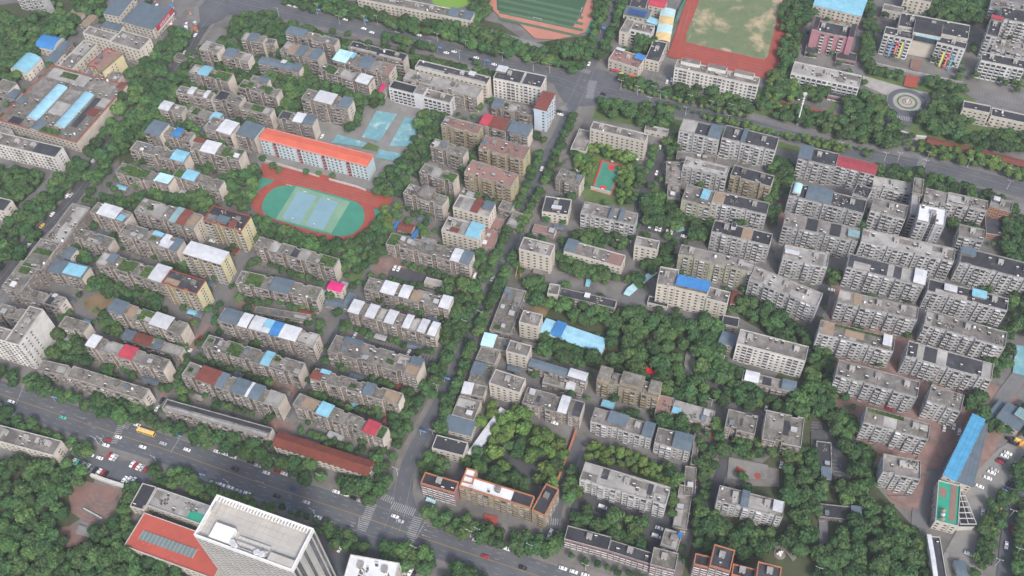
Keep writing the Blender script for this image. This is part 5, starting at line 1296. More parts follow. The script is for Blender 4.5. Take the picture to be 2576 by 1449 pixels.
# grandstand canopy by the patchy pitch
root, W, D = lbox('grandstand', '20', (1435, 408), (1588, 425), (1700, 105), 0, 8, 'sheet_y', 'striped sandy and pale blue canopy over the stand beside the patchy pitch', 'grandstand')
FOOT.append((root.location.x, root.location.y, Vector((math.cos(root.rotation_euler.z), math.sin(root.rotation_euler.z))), Vector((-math.sin(root.rotation_euler.z), math.cos(root.rotation_euler.z))), W, D, 8))
for i, m in enumerate(('sheet_y', 'sheet_c2', 'sheet_y', 'sheet_c2')):
    if m not in MAT: sheet('sheet_c2', (.45, .62, .62), .08)
    k = MB(); y0, y1 = D*i/4, D*(i+1)/4; nn = 8
    for j in range(nn):
        xa, xb = W*j/nn, W*(j+1)/nn; f = lambda x: 8 + 1.4*math.sin(math.pi*x/W)
        k.quad((xa, y0, f(xa)), (xb, y0, f(xb)), (xb, y1, f(xb)), (xa, y1, f(xa))); k.quad((xa, y1, f(xa)-.2), (xb, y1, f(xb)-.2), (xb, y0, f(xb)-.2), (xa, y0, f(xa)-.2))
    k.build('canopy_sheet', [MAT[m]], root)
k = MB()
for j in range(6): k.box(W*.3 + j*W*.1, 0, 0, W*.4 + j*W*.1, D, 4.6 - j*.8)
k.box(0, 0, 0, .4, D, 8); k.build('seating', [MAT['concrete']], root)
for i in range(5):
    k = MB(); k.box(W-.6, D*i/4*.98, 0, W-.2, D*i/4*.98+.4, 8); k.build('column', [MAT['steel']], root)
# blue glass box on the main school
root, W, D = lbox('roof_canopy', '30', (1475, 352), (1722, 402), (1756, 272), 16, 20, 'sheet_b', 'pale blue raised canopy on the roof of the main school building', 'canopy')
k = MB(); k.box(0, 0, 19.6, W, D, 19.9); k.build('sheet_roof', [MAT['sheet_b']], root); k = MB(); k.box(.3, .3, 15, W-.3, D-.3, 19.6); k.build('wall', [MAT['glass']], root)
# coloured banners
for tile, top, bot, m, lab in (('30', (1250,420), (1185,600), 'sheet_B', 'deep blue hanging banner, westernmost on the main school'), ('30', (1303,418), (1235,600), 'redcloth', 'red hanging banner beside the deep blue one on the main school'), ('30', (1357,420), (1287,600), 'paint_y2', 'yellow hanging banner next to the westerly red one on the main school'),
                         ('30', (1772,512), (1700,668), 'paint_y2', 'yellow hanging banner on the east wing of the main school'), ('30', (1818,530), (1742,710), 'redcloth', 'red hanging banner on the east wing of the main school'), ('30', (1862,552), (1795,735), 'court_blue2', 'lighter blue hanging banner, easternmost on the main school')):
    if 'paint_y2' not in MAT: mat('paint_y2', (.65, .60, .08)); mat('court_blue2', (.03, .25, .45))
    A = P(*T(tile, *top), 15.5); B = P(*T(tile, *bot), 1.0); B = Vector((A.x + .1, A.y - .1, 1.2)); o = MB(); dd = dirA(*T(tile, *top)); ux, uy = math.cos(dd), math.sin(dd)
    e = empty('banner', (A.x, A.y - 1.2, 0), dd); k = MB(); k.box(-.8, -.08, 1.2, .8, .08, 15.5); k.build('cloth', [MAT[m]], e)
    for z in (3, 4.6, 6.2, 7.8, 9.4, 11): k = MB(); k.box(-.35, -.12, z, .35, -.08, z+.8); k.build('lettering', [MAT['white']], e)
    for z in (1.1, 15.5): k = MB(); k.box(-.9, -.1, z, .9, .1, z+.12); k.build('rod', [MAT['steel']], e)
    add(e, lab, 'banner', lab, p=pix(A))
# pergola beside the playground deck
root, W, D = lbox('roof_pergola', '33', (1935, 925), (2100, 925), (2040, 530), 0, 9, 'steel', 'tapering concrete frame pergola over dark bays beside the playground deck', 'pergola')
def taper(x, y): return W*.5 + (x - W*.5) * (1 - .62*y/D)
k = MB()
for j in range(8):
    y = D*j/7
    k.quad((taper(0, y), y-.2, 9), (taper(W, y), y-.2, 9), (taper(W, y), y+.2, 9), (taper(0, y), y+.2, 9)); k.quad((taper(0, y), y-.2, 8.6), (taper(W, y), y-.2, 8.6), (taper(W, y), y-.2, 9), (taper(0, y), y-.2, 9))
k.build('cross_beam', [MAT['pale']], root)
for s in (0, W/2, W):
    k = MB(); k.tube((taper(s, 0), 0, 8.8), (taper(s, D), D, 8.8), .22, n=4); k.build('side_beam', [MAT['pale']], root)
k = MB(); k.prism([(taper(0, 0), 0), (taper(W, 0), 0), (taper(W, D), D), (taper(0, D), D)], 0, 5.5, 0, 1); k.build('storey', [MAT['pale'], MAT['roof_d']], root)
# round statue in the plaza, gate, tall mast
e = empty('statue', (pc.x, pc.y, 0)); k = MB(); k.tube((0, 0, .1), (0, 0, 1.4), 1.3, 1.0, 14); k.build('plinth', [MAT['pale']], e)
k = MB(); k.tube((0, 0, 1.4), (.8, 0, 4.2), .5, .15, 8); k.tube((0, 0, 1.4), (-.9, .4, 3.6), .5, .1, 8); k.tube((.2, -.2, 2), (.3, -.9, 3.2), .3, .08, 6); k.build('figure', [MAT['white']], e); add(e, 'white winged statue', 'statue', 'white winged statue in the middle of the round flower plaza')
e2 = empty('statue', P(*T('33', 115, 1225)) + Vector((0, 0, .02))); k = MB(); k.tube((0, 0, 0), (0, 0, .5), 3.4, 3.2, 20); k.build('plinth', [MAT['roof_g']], e2)
k = MB(); k.tube((-1.2, 0, .5), (-.3, 0, 3), .9, .5, 8); k.tube((1.2, .6, .5), (.6, .2, 3.2), .8, .4, 8); k.tube((0, -1, .5), (0, -.6, 2.2), .8, .5, 8); k.tube((-.8, .2, 1.8), (2.2, .4, 2.0), .15, n=5); k.build('figure', [MAT['white']], e2); add(e2, 'white statue group', 'statue', 'white statue group on a dark round plinth in the wooded garden')
f = P(*T('30', 293, 1255)); e = empty('floodlight_mast', f); k = MB(); k.tube((0, 0, 0), (0, 0, 30), .7, .35, 8); k.build('pole', [MAT['white']], e)
for i in range(4):
    k = MB(); z = 21 + i*2.6; k.tube((0, 0, z), (0, 0, z+.3), 1.0, n=10); k.build('ring', [MAT['steel']], e)
k = MB(); k.box(-1.4, -.8, 30, 1.4, .8, 31.2); k.build('lamp_head', [MAT['pale']], e); add(e, 'mast', 'mast', 'tall white mast standing beside the red roofed cycle shed')
def wallrun(tile, pts, hgt, w, m, label, name='boundary_wall', cat='wall', cop=None):
    L = WT(tile, pts); e = empty(name, (L[0][0], L[0][1], 0)); k = MB()
    for i in range(len(L)-1):
        A, B = Vector(L[i]), Vector(L[i+1]); d = (B-A).normalized(); nn = Vector((-d.y, d.x))*w/2; O = Vector(L[0]); q = [A-nn-O, B-nn-O, B+nn-O, A+nn-O]; k.prism([(v.x, v.y) for v in q], 0, hgt)
    k.build('wall', [MAT[m]], e); k2 = MB()
    for i in range(len(L)-1):
        A, B = Vector(L[i]), Vector(L[i+1]); d = (B-A).normalized(); nn = Vector((-d.y, d.x))*(w/2+.12); O = Vector(L[0]); q = [A-nn-O, B-nn-O, B+nn-O, A+nn-O]; k2.prism([(v.x, v.y) for v in q], hgt, hgt+.2)
    k2.build('coping', [MAT[cop or m]], e); add(e, label, cat, label)
wallrun('23', [(645,0),(600,130),(500,400),(430,590)], 3.2, .9, 'trim_orange', 'orange capped courtyard wall along the narrow asphalt lane', cop='trim_orange')
wallrun('30', [(1235,1250),(1250,1330),(1480,1400),(1580,1410)], 3.5, 1.2, 'pale', 'pale stone gate wall below the round flower plaza', name='gate_wall')
wallrun('30', [(1000,640),(1400,730),(1950,850)], 2.2, .8, 'parapet', 'long low wall with posts in front of the main school')
wallrun('11', [(60,170),(400,270),(640,340)], 2.5, .4, 'pale', 'pale retaining wall between the red roofed school and the track')
wallrun('11', [(740,370),(1000,440),(1110,480)], 2.5, .4, 'pale', 'easterly pale retaining wall above the oval running track')
wallrun('22', [(1330,270),(1500,290),(1880,400)], 2.0, .5, 'wall_N', 'rusty brown wall curving along the hospital drive')
wallrun('03', [(930,450),(1100,510),(1260,560)], 3.0, 1.6, 'end_white', 'white entrance wall of the brick terraces', name='gate_wall')
wallrun('20', [(990,0),(930,130),(850,330),(810,430)], 2.6, .3, 'end_cream', 'cream wall between the striped pitch and the street')
wallrun('20', [(1755,0),(1680,130),(1560,440),(1500,600)], 4.0, .2, 'court_g2', 'green fence between the canopy stand and red track', name='mesh_fence', cat='fence')
wallrun('21', [(790,460),(990,515)], 3.5, .3, 'pale', 'pale retaining wall below the green basketball court')
# glass skylight of the podium
root, W, D = lbox('skylight', '03', (1395, 1075), (1935, 1270), (1990, 1185), 8, 9.6, 'glass', 'long grey glass skylight set in the salmon podium roof', 'skylight')
k = MB(); k.box(0, 0, 8, W, D, 9.9); k.build('glazing', [mat('skyglass', (.14, .19, .19), (.19, .24, .24), .3, rough=.3, wave=(1.5, .2))], root)
for i in range(15): k = MB(); k.box(i*W/14-.07, -.1, 8, i*W/14+.07, D+.1, 10.0); k.build('rib', [MAT['pale']], root)
# speckled stage slab
e = empty('stage', (*P(*T('03', 765, 1025))[:2], 0)); O = P(*T('03', 765, 1025)); k = MB(); k.prism([(P(*T('03', x, y)).x-O.x, P(*T('03', x, y)).y-O.y) for x, y in ((765,1025),(910,1075),(942,985),(800,938))], 0, 1.0); k.build('platform', [MAT['concrete']], e); add(e, 'stage', 'stage', 'square pale stone stage below the brick terraces')
e = empty('stone_bench', (*P(*T('03', 935, 835))[:2], 0), dirA(230, 1280) - .15); k = MB(); k.box(-7, -.8, 0, 7, .8, 1.2); k.build('base', [MAT['roof_g']], e); k = MB(); k.box(-7, .3, 1.2, 7, .9, 1.5); k.build('seat', [MAT['pale']], e); add(e, 'bench', 'bench', 'long stone bench in the middle of the brick terraces')
# goals, hoops
def goal(tile, x, y, rz, label, w=7.3, hgt=2.4):
    e = empty('goal', P(*T(tile, x, y)), rz); 
    for s in (-w/2, w/2):
        k = MB(); k.tube((s, 0, 0), (s, 0, hgt), .09, n=5); k.build('post', [MAT['white']], e)
    k = MB(); k.tube((-w/2, 0, hgt), (w/2, 0, hgt), .09, n=5); k.build('crossbar', [MAT['white']], e)
    k = MB()
    for s in (-w/2, w/2): k.tube((s, 0, hgt), (s, 1.6, 0), .05, n=4)
    k.build('net_frame', [MAT['white']], e); add(e, label, 'goal', label)
goal('20', 255, 205, dirA(1350, 50), 'white football goal at the near end of the striped pitch'); goal('20', 2148, 520, dirA(1820, 125), 'white football goal at the near end of the patchy pitch')
goal('20', 1790, 385, dirB(1735, 96) , 'small white training goal at the west edge of the patchy pitch', 3, 1.8); goal('20', 1830, 262, dirB(1740, 66), 'small white goal frame further along the patchy pitch edge', 3, 1.8); goal('20', 700, 110, dirB(1460, 27), 'white goal by the east touchline of the striped pitch', 4, 2)
goal('11', 335, 430, dirA(730, 470), 'white goal at the upper edge of the oval infield', 4, 2)
def hoop(tile, x, y, rz, label):
    e = empty('basketball_hoop', P(*T(tile, x, y)), rz); k = MB(); k.tube((0, 0, 0), (0, 0, 3.4), .14, n=6); k.tube((0, 0, 3.2), (0, 1.2, 3.2), .1, n=5); k.build('post', [MAT['steel']], e)
    k = MB(); k.box(-.9, 1.2, 2.9, .9, 1.27, 4.0); k.build('backboard', [MAT['white']], e); k = MB(); k.tube((0, 1.5, 3.0), (0, 1.5, 3.05), .25, n=8); k.build('rim', [MAT['trim_orange']], e); add(e, label, 'hoop', label)
hoop('21', 1010, 195, dirA(1540, 410) + math.pi, 'basketball hoop at the upper end of the green court'); hoop('21', 905, 495, dirA(1515, 486), 'basketball hoop at the lower end of the green court')
for i, (x, y) in enumerate(((510, 500), (745, 575), (370, 790), (590, 850))):
    hoop('11', x, y, dirA(780, 500) + (math.pi if i < 2 else 0), ('basketball hoop at the upper end of the westerly infield court', 'basketball hoop at the upper end of the easterly infield court', 'basketball hoop at the lower end of the westerly infield court', 'basketball hoop at the lower end of the easterly infield court')[i])
# cycle shed roofs
for (pa, lab) in ((((110, 1075), (895, 1250), (950, 1215)), 'long red roofed cycle shed under the tall white mast'), (((1590, 1440), (2650, 1700), (2700, 1640)), 'long red roofed cycle shed below the stone gate wall')):
    root, W, D = lbox('cycle_shed', '30', *pa, 0, 3, 'sheet_r', lab, 'shed')
    k = MB(); k.quad((0, 0, 3), (W, 0, 3), (W, D/2, 3.6), (0, D/2, 3.6)); k.quad((0, D/2, 3.6), (W, D/2, 3.6), (W, D, 3), (0, D, 3)); k.quad((0, D, 2.9), (W, D, 2.9), (W, 0, 2.9), (0, 0, 2.9)); k.build('sheet_roof', [MAT['sheet_r']], root)
    for i in range(18): k = MB(); k.box(i*W/17-.1, 0, 0, i*W/17+.1, .2, 3); k.build('post', [MAT['steel']], root)
# red cloth canopies, awnings
def canopy(tile, pts, hgt, m, label, name='canopy', cat='canopy'):
    w = [P(*T(tile, x, y), hgt) for x, y in pts]; c = sum(w, Vector((0,0,0)))/len(w); e = empty(name, (c.x, c.y, 0)); k = MB(); q = [(v.x-c.x, v.y-c.y) for v in w]
    k.prism(q, hgt-.12, hgt); k.build('cloth', [MAT[m]], e)
    for (x, y) in q: k = MB(); k.tube((x*.92, y*.92, 0), (x*.92, y*.92, hgt-.12), .08, n=4); k.build('post', [MAT['steel']], e)
    add(e, label, cat, label, p=pix((c.x, c.y, hgt)))
canopy('22', [(1345,785),(1440,840),(1475,905),(1440,925),(1350,890)], 3, 'redcloth', 'vivid red cloth canopy at the lower edge of the wooded park')
canopy('23', [(1935,220),(2005,235),(1980,360),(1920,345)], 3, 'redcloth', 'vivid red awning in the middle of the narrow shed lane')
canopy('23', [(2000,15),(2065,40),(2050,80),(1995,50)], 3, 'redcloth', 'vivid red awning at the upper end of the narrow shed lane')
canopy('23', [(1895,400),(1925,410),(1900,510),(1865,500)], 3, 'redcloth', 'small red awning partly under a tree in the shed lane')
canopy('23', [(1080,295),(1135,305),(1120,360),(1075,350)], 2.6, 'redcloth', 'little red garden canopy behind the pale roofed block')
canopy('13', [(1720,650),(1810,690),(1800,725),(1705,690)], 3, 'sheet_c', 'turquoise awning beside the pink striped government wing')
canopy('20', [(990,690),(1080,700),(1080,720),(1000,715)], 3, 'sheet_R', 'red shop awning under the white shop house'); canopy('20', [(1080,730),(1120,730),(1120,752),(1080,750)], 3, 'paint_y2', 'yellow shop awning under the white shop house'); canopy('20', [(1170,745),(1245,755),(1245,775),(1170,765)], 3, 'sheet_o', 'orange shop awning under the white shop house')
canopy('21', [(1160,1445),(1380,1290),(1470,1290),(1380,1360),(1180,1530),(1120,1510)], 4, 'sheet_c', 'long pale cyan canopy curving to the hospital drive')
canopy('21', [(750,1350),(800,1360),(775,1440),(735,1430)], 3, 'sheet_b', 'light blue cabin roof by the narrow yard'); canopy('11', [(1420,770),(1470,780),(1400,860),(1370,850)], 2.5, 'sheet_B', 'blue play canopy of the kindergarten')
# footbridge-like yellow frame
e = empty('yellow_frame', P(*T('21', 60, 1300))); k = MB()
for s in (-1.6, 1.6): k.tube((s, -6, 5), (s + 2.5, 6, 5), .25, n=5)
k.build('rail', [mat('yellow_steel', (.50, .32, .05))], e)
for s, t in ((-1.6, -6), (1.6, -6), (.9, 6), (4.1, 6)): k = MB(); k.tube((s, t, 0), (s, t, 5), .15, n=5); k.build('post', [MAT['yellow_steel']], e)
add(e, 'frame', 'frame', 'yellow steel frame beside the cream block on the central street')
# solar panels
root, W, D = lbox('solar_array', '20', (1165, 130), (1340, 165), (1350, 110), 9, 11.4, 'glass', 'grid of dark solar panels on the slate roofed house', 'solar array')
for i in range(8):
    for j in range(3): k = MB(); k.box(i*W/8+.1, j*D/3+.1, 11.0, (i+1)*W/8-.1, (j+1)*D/3-.1, 11.15); k.build('panel', [MAT['car_blue']], root)
# sign gantries over the roads: tile, x, y
for t, x, y, lab in (('10', 620, 150, 'by the top left junction'), ('10', 1095, 255, 'midway along the upper avenue'), ('02', 560, 1140, 'over the bottom avenue near the tall cream slab'), ('03', 1800, 75, 'by the long low block on the bottom avenue'), ('03', 2035, 465, 'at the planting strip of the bottom avenue'), ('13', 320, 780, 'north of the tall white tower'),
                   ('12', 1900, 950, 'beside the lower central street'), ('20', 890, 330, 'by the street between the two pitches'), ('21', -60, -10, 'at the reddish roofed blocks'), ('13', 1660, 30, 'above the bottom crossroads'), ('10', 1830, 530, 'at the middle of the upper avenue trees'), ('10', 2305, 660, 'near the corner slab')):
    p0 = P(*T(t, x, y)); e = empty('road_sign', p0, dirA(*T(t, x, y))); k = MB(); k.tube((0, 0, 0), (0, 0, 6.2), .16, n=6); k.tube((0, 0, 6), (3, 0, 6), .1, n=5); k.build('pole', [MAT['steel']], e)
    if 'signblue' not in MAT: mat('signblue', (.03, .20, .50))
    k = MB(); k.box(.6, -.15, 4.9, 4.4, -.02, 7.2); k.build('panel', [MAT['signblue']], e); k = MB(); k.box(1.0, -.19, 5.9, 2.4, -.15, 6.1); k.box(2.8, -.19, 5.3, 3.0, -.15, 6.9); k.box(3.2, -.19, 6.3, 4.0, -.15, 6.5); k.build('lettering', [MAT['white']], e)
    add(e, 'x', 'road sign', 'blue road sign on a grey post ' + lab)
# lamps
lp = empty('street_lamp', (0, 0, -60)); k = MB(); k.tube((0, 0, 0), (0, 0, 9), .13, .08, 6); k.tube((0, 0, 9), (2.0, 0, 9.5), .06, n=5); k.tube((0, 0, 9), (-1.2, 0, 9.3), .06, n=5); k.build('pole', [MAT['white']], lp)
for s, x in ((1, 2.0), (-1, -1.2)): k = MB(); k.box(x-.4, -.15, 9.35 if s > 0 else 9.2, x+.4, .15, 9.55 if s > 0 else 9.4); k.build('lamp_head', [MAT['pale']], lp)
for it in [t for l in LAMPS.strip().splitlines() for t in l.split(';')]:
    t, x, y = it.split(); q = T(t, float(x), float(y)); c = copy_thing(lp, P(*q), dirB(*q) + math.pi/2); add(c, 'slim white street lamp', 'street lamp', group='street lamps along the roads')
for ch in list(lp.children): bpy.data.objects.remove(ch)
bpy.data.objects.remove(lp)
# cars
protos = {}
for it in [t.strip() for l in CARS.strip().splitlines() for t in l.split(';')]:
    s = it.split(); t, x, y, hd, col = s[:5]; kind = s[5] if len(s) > 5 else 'car'
    if (kind, col) not in protos: protos[(kind, col)] = car_proto(col, kind)
    q = T(t, float(x), float(y)); ang = {'a': dirA, 'b': dirB}.get(hd, lambda x, y: dirA(x, y) - .12)(*q)
    if (int(float(x)) * 7) % 2: ang += math.pi
    p = P(*q); c = copy_thing(protos[(kind, col)], (p.x, p.y, .32 if q[1] > 0 else .32), ang); add(c, f'{col} {kind}', kind, group='cars on the roads and parking bays' if kind == 'car' else None)
for c in protos.values():
    for ch in list(c.children): bpy.data.objects.remove(ch)
    bpy.data.objects.remove(c)
bus = car_proto('yellow', 'bus'); q = T('03', 1480, 15); p = P(*q); bus.location = (p.x, p.y, .32); bus.rotation_euler = (0, 0, dirA(*q)); add(bus, 'bus', 'bus', 'yellow city bus on the bottom avenue by the zebra crossing')
trk = car_proto('orange', 'van'); q = T('33', 2540, 120); p = P(*q); trk.location = (p.x, p.y, .32); trk.rotation_euler = (0, 0, 1.0); add(trk, 'truck', 'truck', 'orange works truck at the upper end of the concrete yard')

# stalls and parasols on the market forecourt
sg = random.Random(21)
STALLC = ['redcloth', 'sheet_B', 'white', 'sheet_o', 'sheet_s', 'sheet_w', 'paint_y2', 'sheet_P']; SCN = ['red', 'blue', 'white', 'orange', 'grey', 'off-white', 'yellow', 'pink']
for i in range(24):
    x, y = sg.choice(((sg.uniform(1560, 1850), sg.uniform(-30, 90)), (sg.uniform(1700, 1990), sg.uniform(80, 330)), (sg.uniform(1760, 1900), sg.uniform(200, 330))))
    p = P(*T('00', x, y)); c = sg.choice((0, 2, 2, 5, 5, 4, 1, 2, 3)); e = empty('market_stall', (p.x, p.y, 0), sg.uniform(0, 3)); a = sg.uniform(1.0, 1.7)
    k = MB(); k.tube((0, 0, 2.2), (0, 0, 2.75), a * 1.2, .08, 6 if i % 2 else 4); k.build('canopy', [MAT[STALLC[c]]], e)
    k = MB(); k.tube((0, 0, 0), (0, 0, 2.3), .05, n=4); k.build('post', [MAT['steel']], e); k = MB(); k.box(-a*.7, -.45, 0, a*.7, .45, .85); k.build('counter', [MAT['pale']], e)
    add(e, SCN[c] + ' market stall', 'market stall', group='stalls on the market forecourt')
e = empty('canopy', P(*T('20', 1165, 560)) + Vector((0, 0, 9)))
bpy.data.objects.remove(e)
# playground climbing frame, slide
e = empty('climbing_frame', (*P(*T('33', 1745, 850), 8.9)[:2], 8.9), 1.2); k = MB()
for s, t in ((-2.5, -1.2), (2.5, -1.2), (-2.5, 1.2), (2.5, 1.2), (0, 0)): k.tube((s, t, 0), (s, t, 3), .15, n=5)
k.build('post', [MAT['steel']], e)
for s, c in ((-2.5, 'orange_tan'), (0, 'steel'), (2.5, 'orange_tan')): k = MB(); k.tube((s, 0, 3), (s, 0, 4.4), 1.4, .05, 6); k.build('roof', [MAT[c]], e)
k = MB(); k.quad((2.4, -1, 2), (3.4, -1, 2), (5.6, -1.4, .1), (4.6, -2.2, .1)); k.build('slide', [MAT['sheet_c']], e); add(e, 'climbing frame', 'play equipment', 'climbing frame with peaked tan roofs on the green playground deck')
